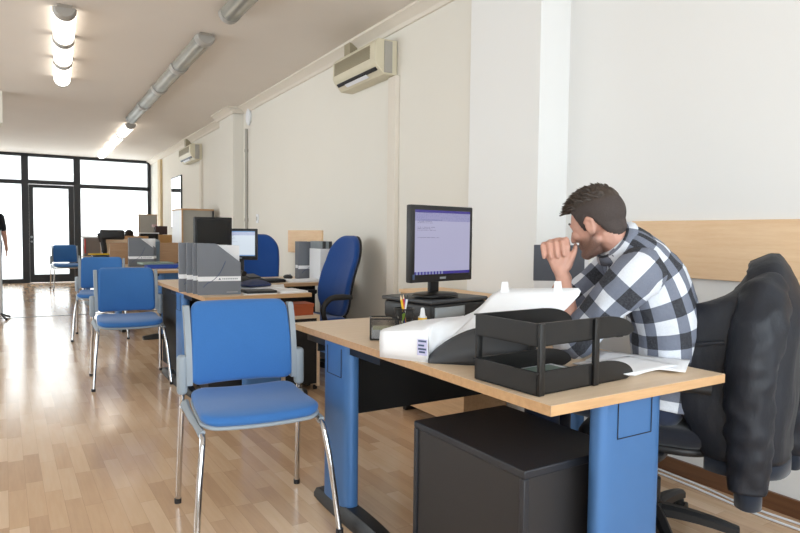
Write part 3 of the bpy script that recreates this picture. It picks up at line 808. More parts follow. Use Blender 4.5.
f2 = dup(fb, (2.26, 5.36, .74), radians(-2), 'grey file box by the wall on the second desk, next to a white binder box'); del f2['group']
r = thing('binder_box', 'white upright binder box beside the tall blue office chair', 'binder box', (2.345, 5.08, .74), radians(-2))
part(MB().bb(0, .13, 0, .25, 0, .28), 'box_body', M['white_plastic'], r, bevel=.003)
for k in range(4): part(MB().bb(.006+k*.03, .03+k*.03, .02, .24, .28, .345), 'folder_spine', M['dkgrey'] if k % 2 else M['silver'], r)

# ------------------------------------------------------------------ letter tray on the nearest desk
TR = radians(3)
r = thing('letter_tray', 'black two-tier letter tray on the corner of the nearest desk', 'letter tray', (1.17, 1.20, .74), TR)
def tier(z0, name):
    L, Wd, h, t = .335, .235, .062, .0035
    mb = MB()
    mb.bb(0, L+.02, 0, Wd, z0, z0+t)                        # floor of the tray
    mb.bb(0, t, 0, Wd, z0, z0+h)                            # back wall
    mb.bb(-.006, .004, -.006, Wd+.006, z0+h-.004, z0+h)     # rolled rim
    for y0 in (0, Wd-t):
        prof = [(0, z0), (L+.045, z0)]
        up = []
        for i in range(13):
            a = i/12; up.append((L*.82+(.07+L*.2)*sin(a*pi/2), z0+h*.18+h*.82*cos(a*pi/2)))
        prof += list(reversed(up)) + [(0, z0+h)]
        A = [mb.bm.verts.new((x, y0, z)) for x, z in prof]; B = [mb.bm.verts.new((x, y0+t, z)) for x, z in prof]; n = len(prof)
        mb.bm.faces.new(A); mb.bm.faces.new(list(reversed(B)))
        for i in range(n): mb.bm.faces.new((A[i], B[i], B[(i+1) % n], A[(i+1) % n]))
        yy = -.004 if y0 == 0 else Wd+.0005
        mb.bb(0, L*.84, yy, yy+.0035, z0+h-.004, z0+h)
    return part(mb, name, M['tray'], r, smooth=False)
tier(.002, 'lower_tray'); tier(.13, 'upper_tray')
for x in (.012, .232):
    for y in (-.006, .235):
        part(MB().box((x, y+.003, .096), (.022, .012, .19), bev=.003), 'post', M['tray'], r)
ppr = thing('paper_stack', 'printed colour pages lying in the lower letter tray', 'paper', (1.20, 1.23, .7465), TR)
part(MB().bb(.02, .28, .02, .20, 0, .008), 'sheets', M['white'], ppr); part(MB().bb(.05, .26, .03, .19, .008, .0085), 'printed_page', M['green'], ppr)

def sheet(loc, rz, w, d, h, label, name='paper_sheet', mat='white', curl=.0):
    o = MB(); N = 8
    top = [[V((-w/2+w*i/N, -d/2+d*j/N, h+curl*((i/N-.5)*2)**2*((j/N)**2))) for i in range(N+1)] for j in range(N+1)]
    o.rings(top, False); ob = part(o, name, M[mat]); m = ob.modifiers.new('s', 'SOLIDIFY'); m.thickness = h; m.offset = -1
    tag(ob, label, 'paper', None, loc, rz); return ob
sheet((1.72, 1.36, .7402), radians(12), .30, .21, .003, 'white papers fanned out beside the letter tray, lowest sheet', curl=.004)
sheet((1.765, 1.345, .7478), radians(30), .21, .297, .002, 'white sheet slanting across the other papers beside the letter tray', curl=.006)
sheet((1.66, 1.30, .7560), radians(4), .26, .18, .002, 'topmost white sheet under the nose of the letter tray')

# ------------------------------------------------------------------ open white presentation folder
r = thing('presentation_box', 'open white document box with its lid raised beside the letter tray', 'document box')
def shell(poly_rows, th): return poly_rows
bx = MB()
a, b = V((1.085, 1.865, .741)), V((1.172, 1.70, .741)); nrm = V((.88, .47, 0))
# front sheet wall bulging from the desk edge, then folding over
rows = []
for k, (o, z, dz) in enumerate(((0, 0, 0), (-.002, .03, .004), (-.004, .06, .010), (.0, .086, .020), (.02, .092, .026), (.12, .094, .030), (.24, .096, .03), (.32, .09, .03))):
    rows.append([a.lerp(b, t)+nrm*o+V((0, 0, z+dz*t)) for t in [i/8 for i in range(9)]])
bx.rings(rows, False); o = part(bx, 'box_body', M['white_plastic'], r); m = o.modifiers.new('s', 'SOLIDIFY'); m.thickness = .004
bs = MB(); bs.rings([[a.lerp(b, t)+nrm*o_ + V((0, 0, .001)) for t in (0, .5, 1)] for o_ in (0, .1, .24)], False); o = part(bs, 'base_sheet', M['white_plastic'], r); m = o.modifiers.new('s', 'SOLIDIFY'); m.thickness = .003
# printed label
lab = MB()
def on_front(t, z): return a.lerp(b, t)+nrm*(-.0075)+V((0, 0, z))
lab.quad(on_front(.80, .022), on_front(1.0, .022), on_front(1.0, .075), on_front(.80, .075)); lo = part(lab, 'label', plain('violet_label', S(196, 196, 228), .6), o.parent, smooth=False)
ll = MB()
for z, t0, t1 in ((.066, .82, .98), (.052, .82, .94), (.040, .82, .98), (.030, .84, .96)):
    q = [on_front(t0, z)-nrm*.0008, on_front(t1, z)-nrm*.0008, on_front(t1, z+.006)-nrm*.0008, on_front(t0, z+.006)-nrm*.0008]; ll.quad(*q)
part(ll, 'label_print', M['fileline'], lo, smooth=False)
# dark inner flap curling up at the near end
P0, P1 = V((1.166, 1.690, .742)), V((1.42, 1.46, .742)); away = V((.66, .75, 0))
def ftop(t): return .010+.108*sin(min(1, t*1.7+.02)*pi/2)**.8
fl = MB(); rows = []
for i in range(9):
    q = i/8
    rows.append([P0.lerp(P1, t)+away*(.035*q*q)-away*.016*sin(pi*q)*min(1, t*3)+V((0, 0, ftop(t)*q)) for t in [j/14 for j in range(15)]])
fl.rings(rows, False); o = part(fl, 'inner_flap', M['dkgrey'], r, label='dark grey curled inner flap'); m = o.modifiers.new('s', 'SOLIDIFY'); m.thickness = .003
# raised lid
TL, TRr, BL, BR = V((1.442, 1.686, .973)), V((1.600, 1.43, .990)), V((1.20, 1.70, .80)), V((1.43, 1.42, .86))
ld = MB(); rows = []
for i in range(9):
    q = i/8
    rows.append([(P0.lerp(P1, t)+away*.037+V((0, 0, ftop(t)+.002))).lerp(TL.lerp(TRr, t), q)+V((0, 0, -.018*sin(pi*q))) for t in [j/14 for j in range(15)]])
# rounded upper corners
for t_i in (0, 14):
    rows[-1][t_i] = rows[-1][t_i].lerp(rows[-2][t_i], .6).lerp(rows[-1][1 if t_i == 0 else 13], .25)
ld.rings(rows, False); o = part(ld, 'lid', M['white_plastic'], r); m = o.modifiers.new('s', 'SOLIDIFY'); m.thickness = .003
g = MB(); e1_ = [b+nrm*o_+V((0, 0, z_)) for o_, z_ in ((0, .10), (.02, .118), (.08, .121), (.12, .124), (.18, .125), (.24, .126), (.28, .123), (.30, .122), (.32, .12))]
e2_ = [row[0] for row in rows]
g.rings([[p_.lerp(q_, t)+V((0, 0, -.006*sin(pi*t))) for p_, q_ in zip(e1_, e2_)] for t in (0, .33, .66, 1)], False); ob = part(g, 'side_gusset', M['white_plastic'], r); m = ob.modifiers.new('s', 'SOLIDIFY'); m.thickness = .002
for t in (.10, .70):
    p = TL.lerp(TRr, t); q = TL.lerp(TRr, t+.10); up = (TL-BL).normalized()
    tb = MB(); tb.quad(p-up*.02, q-up*.02, q.lerp(p, .3)+up*.02+V((-.02, .01, .012)), p+up*.02+V((-.02, .01, .012)))
    ob = part(tb, 'tab', M['white_plastic'], r, smooth=False); m = ob.modifiers.new('s', 'SOLIDIFY'); m.thickness = .003

# ------------------------------------------------------------------ small desk items, nearest desk
r = thing('wire_basket', 'small black wire mesh basket of note slips on the nearest desk', 'basket', (1.285, 2.175, .74), radians(-28))
bw = MB()
for x0, x1, y0, y1 in ((-.055, .055, -.04, -.0395), (-.055, .055, .0395, .04), (-.055, -.0545, -.04, .04), (.0545, .055, -.04, .04)): bw.bb(x0, x1, y0, y1, .004, .085)
part(bw, 'mesh_sides', M['wire'], r, smooth=False)
rm = MB()
for z in (.004, .085):
    P = [(-.055, -.04, z), (.055, -.04, z), (.055, .04, z), (-.055, .04, z), (-.055, -.04, z)]
    for i in range(4): rm.tube([P[i], P[i+1]], .003, 8)
for x in (-.055, .055):
    for y in (-.04, .04): rm.tube([(x, y, .004), (x, y, .085)], .0022, 6)
rm.bb(-.054, .054, -.039, .039, .001, .004); part(rm, 'rim', M['black_metal'], r)
nb = thing('note_block', 'block of pale note slips inside the wire basket', 'paper', (1.285, 2.175, .745), radians(-28))
part(MB().bb(-.05, .05, -.035, .035, 0, .036), 'slips', M['white'], nb); part(MB().bb(-.046, .046, -.03, .03, .036, .044), 'top_slips', M['notes'], nb)
r = thing('pen_cup', 'round black mesh pen cup beside the printer', 'pen cup', (1.452, 2.292, .74))
cc = MB(); cc.cyl((0, 0, .003), (0, 0, .10), .036, .042, 28, caps=False); part(cc, 'mesh_wall', M['wire'], r)
c2 = MB(); c2.cyl((0, 0, 0), (0, 0, .004), .037, n=28)
for z, q in ((.1, .043), (.004, .037)): c2.tube([(q*cos(2*pi*i/28), q*sin(2*pi*i/28), z) for i in range(29)], .003, 6)
part(c2, 'rim', M['black_metal'], r)
pens = (('yellow pencil leaning left in the pen cup', 'yellow', -.028, .012, 'pencil'), ('red pencil standing at the middle of the pen cup', 'red', .0, .02, 'pencil'), ('white pen leaning right in the pen cup', 'white_plastic', .022, -.015, 'pen'), ('blue pen at the back of the pen cup', 'bluefolder', .012, .022, 'pen'), ('lime green highlighter low in the pen cup', 'lime', -.012, -.018, 'highlighter'))
for i, (lb, mt, dx, dy, nm) in enumerate(pens):
    Lp = .155 if nm != 'highlighter' else .09
    r = thing(nm, lb, nm, (1.452-dx*.4, 2.292-dy*.4, .746))
    e = V((dx*1.0, dy*.8, Lp)); d = e.normalized(); p0 = V((0, 0, 0))
    rad = .0048 if nm != 'highlighter' else .007
    part(MB().cyl(p0, d*Lp*.88, rad, n=10), 'barrel', M[mt], r)
    part(MB().cyl(d*Lp*.88, d*Lp, rad, rad*.2, n=10), 'tip', M['beech'] if nm == 'pencil' else M['black'], r)
r = thing('glue_bottle', 'small white bottle with a yellow band in front of the printer', 'bottle', (1.485, 2.20, .74))
part(MB().cyl((0, 0, 0), (0, 0, .075), .018, n=20), 'bottle_body', M['white_plastic'], r)
part(MB().cyl((0, 0, .03), (0, 0, .071), .0186, n=20), 'label', M['yellow'], r)
part(MB().cyl((0, 0, .075), (0, 0, .08), .013, n=16).cyl((0, 0, .08), (0, 0, .105), .012, .008, 16).sph((0, 0, .105), .008, 2), 'cap', M['white_plastic'], r)
r = thing('document_holder', 'grey and white document holder standing beyond the clasped hands of the man', 'document holder', (2.13, 2.22, .74), radians(-32))
part(MB().bb(0, .24, 0, .012, .205, .375), 'grey_panel', M['file_dark'], r, bevel=.002)
part(MB().bb(0.004, .236, .001, .011, .015, .205), 'white_panel', M['white'], r)
part(MB().bb(.07, .26, .014, .018, .15, .392), 'paper_sheet', M['white'], r)
part(MB().bb(.02, .22, -.05, .08, 0, .015), 'stand_foot', M['black'], r, bevel=.003)

# ------------------------------------------------------------------ items on the second desk
sheet((1.71, 4.26, .7402), radians(3), .20, .26, .012, 'thick pile of white papers at the front of the second desk')
sheet((1.62, 4.55, .7402), radians(-20), .34, .25, .009, 'white papers lying behind the pile on the second desk', curl=.006)
sheet((2.20, 5.12, .7402), radians(-4), .32, .22, .014, 'stack of white papers on the second desk by the wall', curl=.006)
r = thing('black_folder', 'flat black folder on the front edge of the second desk', 'folder', (1.49, 4.23, .74), radians(-3)); part(MB().bb(-.12, .11, -.08, .09, 0, .004), 'paper_layer', M['white'], r); part(MB().bb(-.10, .11, -.075, .09, .004, .022), 'cover', M['black'], r, bevel=.004)
r = thing('blue_folder', 'crumpled navy folder lying beside the grey file boxes', 'folder', (1.56, 4.52, .775), radians(20)); part(MB().pad(rrect(.22, .16, .03), .02, .009, .03), 'cover', M['navyfolder'], r)
r = thing('desk_phone', 'black desk telephone behind the grey file boxes', 'phone', (1.62, 4.86, .755), radians(10))
part(MB().box((0, 0, .03), (.2, .2, .055), Matrix.Rotation(.15, 3, 'X'), .012), 'base', M['black'], r); part(MB().tube([(-.075, -.09, .085), (-.075, -.05, .095), (-.075, .05, .105), (-.075, .09, .098)], [.022, .016, .016, .022], 10, 4), 'handset', M['black'], r); part(MB().box((.03, -.01, .062), (.1, .12, .008), Matrix.Rotation(.15, 3, 'X')), 'keypad', M['dkgrey'], r)
r = thing('keyboard', 'black keyboard in front of the dark monitor on the second desk', 'keyboard', (1.79, 5.08, .74), radians(12))
part(MB().box((0, 0, .012), (.44, .15, .022), bev=.005), 'case', M['black'], r)
kk = MB()
for i in range(15):
    for j in range(5): kk.box((-.2+i*.0285, -.055+j*.0275, .026), (.022, .021, .007))
part(kk, 'keys', M['dkgrey'], r)
r = thing('computer_mouse', 'black mouse on the second desk near the papers', 'mouse', (2.16, 5.36, .751), .3); part(MB().sph((0, 0, .012), (.032, .055, .022)), 'mouse_shell', M['black'], r); part(MB().cyl((-.004, -.03, .033), (.004, -.03, .033), .007), 'scroll_wheel', M['grey'], r)

# ------------------------------------------------------------------ third desk
r = thing('desk_screen', 'brown wooden desk screen standing along the back of the third desk', 'desk screen', (1.12, 8.60, .74))
part(MB().bb(0, .95, 0, .025, 0, .27), 'panel', M['screenwood'], r, bevel=.003)
for x in (.1, .8): part(MB().bb(x, x+.05, -.02, .05, 0, .015), 'clamp', M['black'], r)
r = thing('folder', 'grey green folder on top of the blue ones on the third desk', 'folder', (1.47, 7.62, .784), radians(4)); part(MB().bb(-.17, .17, -.13, .13, 0, .022), 'cover', M['green'], r, bevel=.004); part(MB().bb(-.16, .172, -.12, .12, .005, .017), 'pages', M['white'], r)
r = thing('folder', 'bright blue folder under the grey green one on the third desk', 'folder', (1.56, 7.58, .74), radians(-3)); part(MB().bb(-.2, .2, -.14, .14, 0, .044), 'cover', M['bluefolder'], r, bevel=.006); part(MB().bb(-.19, .202, -.13, .13, .008, .036), 'pages', M['white'], r)
r = thing('coffee_mug', 'grey blue mug on the third desk beside the file boxes', 'mug', (1.60, 8.30, .74)); part(MB().cyl((0, 0, 0), (0, 0, .29), .05, .055, 24), 'mug_body', plain('blue_grey_ceramic', S(96, 116, 134), .4), r)
r['label'] = 'grey blue canister behind the file boxes on the third desk'; r['category'] = 'canister'; r.name = 'canister'
part(MB().sph((0, 0, .29), (.055, .055, .03)), 'canister_lid', M['grey'], r)

# ------------------------------------------------------------------ far desk clutter
r = thing('desk_organizer', 'grey box with a white rim at the left end of the farthest desk', 'organizer', (1.10, 11.3, .74))
part(MB().bb(0, .23, 0, .25, 0, .30), 'box_body', plain('taupe_box', S(120, 108, 100), .6), r, bevel=.004); part(MB().bb(-.02, .24, -.01, .26, .30, .325), 'rim', M['white'], r); part(MB().bb(.0, .02, -.015, -.001, .05, .28), 'red_strip', M['red'], r)
r = thing('wooden_tray', 'tan wooden screen standing on the back of the farthest desk', 'desk screen', (1.35, 11.52, .74)); r.name = 'desk_screen'; part(MB().bb(0, .42, 0, .02, 0, .28), 'panel', M['beech'], r); part(MB().bb(.0, .42, -.02, .04, 0, .015), 'foot_rail', M['black'], r)
r = thing('upright_device', 'black upright device with a broad horizontal head on the farthest desk', 'device', (1.36, 11.0, .74))  # upright device taken for a pole scanner; it gives no light
part(MB().cyl((0, 0, 0), (0, 0, .02), .08, n=24), 'device_base', M['black'], r)
part(MB().tube([(0, 0, .02), (-.015, 0, .18), (-.055, 0, .38)], [.03, .045, .055], 12, 4), 'device_arm', M['black'], r)
part(MB().box((.11, 0, .355), (.36, .12, .155), bev=.03, seg=3), 'device_head', M['black'], r)
part(MB().tube([(-.03, -.012, .02), (-.05, -.012, .18), (-.09, -.012, .38)], .01, 8, 3), 'white_rod', M['white_plastic'], r)
r = thing('ruler', 'yellow strip lying across the front of the farthest desk', 'ruler', (1.10, 10.74, .785)); part(MB().bb(0, .46, 0, .05, 0, .02), 'strip', M['yellow'], r)
r = thing('black_folder', 'black document case under the yellow strip on the farthest desk', 'folder', (1.15, 10.58, .74)); part(MB().bb(0, .4, 0, .3, 0, .035), 'cover', M['black'], r, bevel=.005); part(MB().bb(.01, .402, .01, .29, .008, .027), 'pages', M['white'], r); part(MB().bb(0.05, .3, .16, .19, .035, .045), 'clasp', M['black'], r)
r = thing('standing_screen', 'grey upright notice screen with a wooden frame near the glazed wall', 'screen', (2.29, 13.5, 0))
part(MB().bb(.012, .34, 0, .03, .5, 1.475), 'panel', M['pale'], r); part(MB().bb(0, .352, -.004, .034, 1.475, 1.49), 'top_trim', M['beech_edge'], r)
for x in (0, .34): part(MB().bb(x, x+.012, -.004, .034, 0, 1.48), 'upright', M['beech_edge'], r)
for x in (0, .34): part(MB().bb(x-.01, x+.022, -.15, .18, 0, .02), 'foot', M['black'], r)
r = thing('far_table', 'pale table near the glazed wall behind the farthest desk', 'table', (1.75, 12.35, 0))
part(MB().bb(0, 1.05, 0, .6, .71, .735), 'tabletop', M['beech'], r)
for x in (.03, .97):
    for y in (.03, .53): part(MB().bb(x, x+.05, y, y+.05, 0, .71), 'leg', M['black_metal'], r)
mo4 = make_monitor(.32, .19, 'off', .19, .012, .012); mo4['label'] = 'small black monitor with a white frame on the table near the glazed wall'; mo4.location = (2.30, 12.5, .735); mo4.rotation_euler = (0, 0, 0)
part(MB().bb(-.175, .175, -.016, .016, .375, .395), 'top_edge', M['white'], mo4)
r = thing('dark_box', 'dark brown box on a stand right of the grey notice screen', 'box', (2.47, 12.8, .735)); part(MB().bb(0, .22, 0, .15, .36, .52), 'carton', plain('dark_brown_card', S(62, 44, 44), .7), r); part(MB().bb(.08, .14, .04, .1, 0, .36), 'stand_post', M['black'], r); part(MB().bb(.02, .2, .01, .14, 0, .012), 'stand_base', M['black'], r); part(MB().bb(-.04, .04, .02, .13, .50, .55), 'pink_cloth', plain('pink_paper', S(206, 178, 182), .7), r)
r = thing('cardboard_box', 'tan cardboard box on the table near the glazed wall', 'box', (2.50, 12.55, .735)); part(MB().bb(0, .22, 0, .2, 0, .355), 'carton', plain('tan_card', S(196, 152, 98), .8), r); part(MB().bb(0, .22, .085, .115, .355, .357), 'tape', M['beech_edge'], r)
r = thing('cardboard_box', 'tan cardboard box before the seated far person', 'box', (1.73, 11.85, 0)); part(MB().bb(0, .44, 0, .3, 0, 1.065), 'carton', plain('brown_card', S(190, 146, 100), .8), r); part(MB().bb(0, .44, .135, .165, 1.065, 1.067), 'tape', M['beech_edge'], r)
# partition with feet at the left edge of the view
r = thing('grey_partition', 'grey mobile partition with black feet at the left edge of the room', 'partition', (-.04, 9.65, 0))
part(MB().bb(-.95, .018, -.015, .015, .06, 1.14), 'panel', M['ltgrey'], r, bevel=.004); part(MB().bb(.016, .024, -.02, .02, .05, 1.15), 'edge_post', M['grey'], r)
for x in (-.85, .0): part(MB().tube([(x, 0, .08), (x+.02, -.04, .05), (x+.06, -.18, .015)], .014, 8, 3).tube([(x, 0, .08), (x+.03, .04, .05), (x+.10, .14, .015)], .014, 8, 3), 'foot', M['black'], r)

# ------------------------------------------------------------------ people
def head_mesh(mb, X):
    """X: matrix local->world; +y is the face, +x the person's right... origin mid-head"""
    def e(c, r, rot=None):
        m = X @ Matrix.Translation(c) @ (rot.to_4x4() if rot else Matrix.Identity(4)) @ Matrix.Diagonal((*r, 1))
        bmesh.ops.create_icosphere(mb.bm, subdivisions=3, radius=1, matrix=m)
    def c(p, q, a, b=None): mb.cap(X @ V(p), X @ V(q), a, b)
    e((0, -.012, .028), (.075, .099, .086)); e((0, .035, .0), (.066, .06, .085)); e((0, .03, -.05), (.058, .058, .06))
    e((0, .045, -.078), (.045, .045, .035)); e((0, .078, -.098), (.022, .018, .017))
    for s in (-1, 1):
        c((s*.052, -.005, -.06), (s*.018, .075, -.095), .02, .018)                # jaw
        e((s*.04, .065, -.022), (.024, .022, .02))                               # cheek
        c((s*.012, .09, .022), (s*.042, .075, .02), .009, .009)                  # brow
        e((s*.076, -.012, -.012), (.008, .019, .032), Matrix.Rotation(s*-.35, 3, 'Z'))   # ear
        c((s*.078, -.026, .006), (s*.084, -.012, .019), .006); c((s*.084, -.012, .019), (s*.08, .004, .006), .006, .005)
        c((s*.08, -.026, .004), (s*.076, -.016, -.036), .006, .006); e((s*.076, -.004, -.036), (.006, .008, .01))
        e((s*.012, .101, -.034), (.009, .01, .008))                               # nostril wing
    c((0, .090, .020), (0, .112, -.026), .008, .0115); e((0, .113, -.030), (.011, .011, .009))
    c((-.018, .088, -.058), (.018, .088, -.058), .006); c((0, .093, -.057), (0, .092, -.058), .007)
    c((-.015, .086, -.069), (.015, .086, -.069), .0065)

def head_extras(X, par, hairmat, short=True):
    for s in (-1, 1):
        ey = part(MB().sph(X @ V((s*.031, .0775, .004)), .0115, 3), 'eye', M['white'], par); part(MB().sph(X @ V((s*.031, .0845, .004)), .0058, 2), 'iris', M['shoe'], ey)
        part(MB().tube([X @ V((s*.014, .094, .026)), X @ V((s*.032, .089, .031)), X @ V((s*.048, .076, .025))], [.003, .004, .002], 8, 3), 'eyebrow', M['hair'], par)
    # cropped side hair, a thin skin-tight layer
    def cap_layer(name, mat, off, keep, disp=0, lift=None):
        mb = MB(); N, K = 144, 90
        rows = []; uvs = []
        for i in range(K+1):
            th_ = pi*.98*i/K
            row = []; uu = []
            for j in range(N):
                ph = 2*pi*j/N
                d = V((sin(th_)*cos(ph), sin(th_)*sin(ph), cos(th_)))
                # skull support: blend of cranium and face ellipsoids
                def hit(c, r_):
                    o = V((0, 0, .02))-V(c); A = sum((d[k]/r_[k])**2 for k in range(3)); B = 2*sum(o[k]*d[k]/r_[k]**2 for k in range(3)); C = sum((o[k]/r_[k])**2 for k in range(3))-1
                    D = B*B-4*A*C; return (-B+sqrt(D))/(2*A) if D > 0 else 0
                R_ = max(hit((0, -.012, .028), (.075, .099, .086)), hit((0, .035, .0), (.066, .06, .085)), hit((0, -.035, -.02), (.058, .06, .08)))
                p = V((0, 0, .02))+d*R_
                row.append((p, d)); uu.append((j/N, i/K))
            rows.append(row); uvs.append(uu)
        vs = {}
        for i in range(K+1):
            for j in range(N):
                p, d = rows[i][j]; k = keep(p)
                if k > 0:
                    o = off*min(1, k)+(lift(p)*min(1, k) if lift else 0)
                    o += disp*noise.noise(V((p.x*70, p.y*26, p.z*50)))*min(1, k)
                    vs[i, j] = mb.bm.verts.new(X @ (p+d*max(o, .0005)))
        for i in range(K):
            for j in range(N):
                q = [(i, j), (i, (j+1) % N), (i+1, (j+1) % N), (i+1, j)]
                if all(t in vs for t in q):
                    f = mb.bm.faces.new([vs[t] for t in q])
                    for lp, t in zip(f.loops, ((j, i), (j+1, i), (j+1, i+1), (j, i+1))): lp[mb.uv].uv = (t[0]/N, t[1]/K)
        o = part(mb, name, mat, par, angle=180); m = o.modifiers.new('s', 'SOLIDIFY'); m.thickness = .004; m.offset = 0
        return o
    hl = lambda p: .074+.012*math.cos(p.x*30)                                  # forehead hairline height at the front
    HLN = [(-.14, -.078), (-.075, -.072), (-.05, -.05), (-.036, -.02), (-.024, .012), (-.004, .018), (.004, -.006), (.012, -.022), (.024, -.020), (.032, .015), (.045, .044), (.06, .060), (.075, .068), (.13, .072)]
    def side(p):
        y = p.y
        for (a, za), (b, zb) in zip(HLN, HLN[1:]):
            if a <= y <= b: return (p.z-(za+(zb-za)*(y-a)/(b-a)))*45
        return -1
    cap_layer('side_hair', M['stubble'], .004, side, .001)
    cap_layer('top_hair', hairmat, .006, lambda p: (p.z-(.052+.022*min(1, max(0, (p.y-.03)/.04))))*28, .008, lambda p: .007+.008*max(0, p.y/.09))
    tuft = MB(); rnd = random.Random(3)
    for k in range(520):
        u = rnd.uniform(-.066, .066); v = rnd.uniform(-.085, .082); q_ = 1-(u/.075)**2-((v+.012)/.099)**2
        if q_ < .12: continue
        zc = sqrt(q_)*.086+.028
        p = V((u, v, zc+.010)); nn = V((u/.0056, (v+.012)/.0098, (zc-.028)/.0074)).normalized()
        d = (nn*.75+V((rnd.uniform(-.25, .25), .62+rnd.uniform(-.25, .35), rnd.uniform(-.05, .3)))).normalized()
        ln = rnd.uniform(.020, .030)+.010*max(0, v/.08)
        tuft.tube([X @ p, X @ (p+d*ln*.55), X @ (p+d*ln+V((0, ln*.18, -ln*.12)))], [.0042, .0034, .0006], 5)
    part(tuft, 'hair_tufts', hairmat, par)

def frame_from(fwd, up_hint, origin):
    f = V(fwd).normalized(); u = V(up_hint); u = (u-f*u.dot(f)).normalized(); rgt = f.cross(u)
    m = Matrix.Identity(4)
    for i, ax in enumerate((rgt, f, u)):
        for k in range(3): m[k][i] = ax[k]
    m.translation = origin; return m

def tube_cloth(mb, pts, rs, n=28, k=4, uoff=0, wr=0, seed=0, el=1.0):
    """sleeve / trouser leg with metric uv (u around, v along)"""
    P = spline([V(p) for p in pts], k); m = len(P)
    R = []
    for i in range(m):
        t = i/k; a = int(min(t, len(rs)-1)); b = min(a+1, len(rs)-1); R.append(rs[a]+(rs[b]-rs[a])*(t-a))
    t0 = (P[1]-P[0]).normalized(); nrm = t0.orthogonal().normalized(); rows, uvs = [], []; L = 0; ravg = sum(R)/m
    for i, p in enumerate(P):
        t = (P[min(i+1, m-1)]-P[max(i-1, 0)]).normalized(); nrm = (nrm-t*nrm.dot(t)).normalized(); b = t.cross(nrm)
        if i: L += (P[i]-P[i-1]).length
        row, uu = [], []
        for j in range(n+1):
            a = 2*pi*j/n; d = nrm*cos(a)+b*sin(a)
            if j < n:
                q = p+d*R[i]; q += d*wr*noise.noise(q*22+V((seed, 0, 0))); row.append(q)
            uu.append((uoff+a*ravg, L))
        rows.append(row); uvs.append(uu)
    mb.rings(rows, True, True, True, uvs)

# ---- the man at the nearest desk
man = thing('person', 'man in a black and white plaid shirt leaning on the nearest desk with clasped hands', 'person', (0, 0, 0))
HD = V((1.832, 1.590, 1.207))
face = V((-.19, .98, -.38)).normalized()
HX = frame_from(face, (-.1, .1, 1), HD)
body = MB(); head_mesh(body, HX)
pelvis = V((2.06, 1.47, .58)); waist = V((2.075, 1.44, .68)); chest = V((2.025, 1.455, .88)); upper = V((1.96, 1.495, 1.03)); neck0 = V((1.915, 1.525, 1.12))
Ls, Rs = V((1.785, 1.375, 1.035)), V((2.03, 1.665, 1.035))
Le, Re = V((1.665, 1.545, .79)), V((1.82, 1.84, .79))
Hc = V((1.700, 1.655, 1.085))                     # centre of the clasped hands
ax_n = V((-.8, -.6, 0)); ax_f = V((-.6, .8, 0)); ax_u = V((0, 0, 1))
# tilt the clasped hands slightly
ax_u = (V((0, 0, 1))+ax_f*.18).normalized(); ax_f = (ax_f-ax_u*ax_f.dot(ax_u)).normalized()
Lw, Rw = Hc+ax_n*.026-ax_u*.085-ax_f*.012, Hc-ax_n*.030-ax_u*.085-ax_f*.012
body.chain([pelvis, waist, chest, upper, neck0], [.085, .085, .10, .09, .062])
body.chain([neck0, HX @ V((0, -.03, -.055))], [.062, .056])
body.chain([upper, Ls], [.07, .055]); body.chain([upper, Rs], [.07, .055])
for Sh, El, Wr in ((Ls, Le, Lw), (Rs, Re, Rw)):
    body.chain([Sh, Sh.lerp(El, .5), El], [.052, .046, .038]); body.chain([El, El.lerp(Wr, .3), Wr], [.036, .040, .026])
def hand(sn, wrist):
    H_ = lambda n_, f_, u_: Hc+ax_n*(n_*sn)+ax_f*f_+ax_u*u_
    body.chain([wrist, H_(.020, -.004, -.05)], [.025, .022])
    for k in range(4):
        f_ = -.036+.0235*k+(.006 if sn < 0 else -.006)
        body.chain([H_(.020, -.012+.006*k, -.05), H_(.019, f_, .028)], [.015, .0125])
        ln = (1.0, 1.1, 1.03, .82)[k]
        body.chain([H_(.019, f_, .030), H_(.001, f_, .030+.026*ln), H_(-.026, f_, .030+.018*ln), H_(-.037, f_, .014), H_(-.037, f_, .010-.010*ln)], [.0102, .0092, .0088, .0078, .0068])
    # thumb leaves the side of the palm near its base
    body.chain([H_(.018, -.03, -.045), H_(.016, -.052, -.012), H_(.003*1, -.066, .012), H_(-.010, -.070, .030 if sn > 0 else .022)], [.014, .0115, .0095, .0075])
hand(1, Lw); hand(-1, Rw)
# legs (under the desk)
Lk, Rk = V((1.79, 1.78, .545)), V((2.0, 1.92, .545)); La, Ra = V((1.81, 1.82, .09)), V((2.02, 1.96, .09))
Lh, Rh = pelvis+ax_n*.09, pelvis-ax_n*.09
body.chain([Lh, Lk, La], [.07, .055, .04]); body.chain([Rh, Rk, Ra], [.07, .055, .04])
bo = blob(body, 'body', M['skin'], man, .0036, 5)
at_ = bo.data.attributes.new('stubble', 'FLOAT', 'POINT'); HI = HX.inverted()
sstep = lambda a, b, x: (lambda t: t*t*(3-2*t))(min(1, max(0, (x-a)/(b-a))))
for i_, v_ in enumerate(bo.data.vertices):
    p = HI @ v_.co
    if abs(p.x) < .1 and -.14 < p.z < .03 and -.06 < p.y < .14:
        k = sstep(-.03, -.055, p.z-.25*max(0, .03-p.y)+.0)*sstep(-.03, -.005, p.y)*sstep(-.125, -.105, p.z)
        k = max(k, sstep(-.045, -.05, p.z)*sstep(.07, .085, p.y)*sstep(-.125, -.11, p.z))
        at_.data[i_].value = k
head_extras(HX, man, M['hair'])
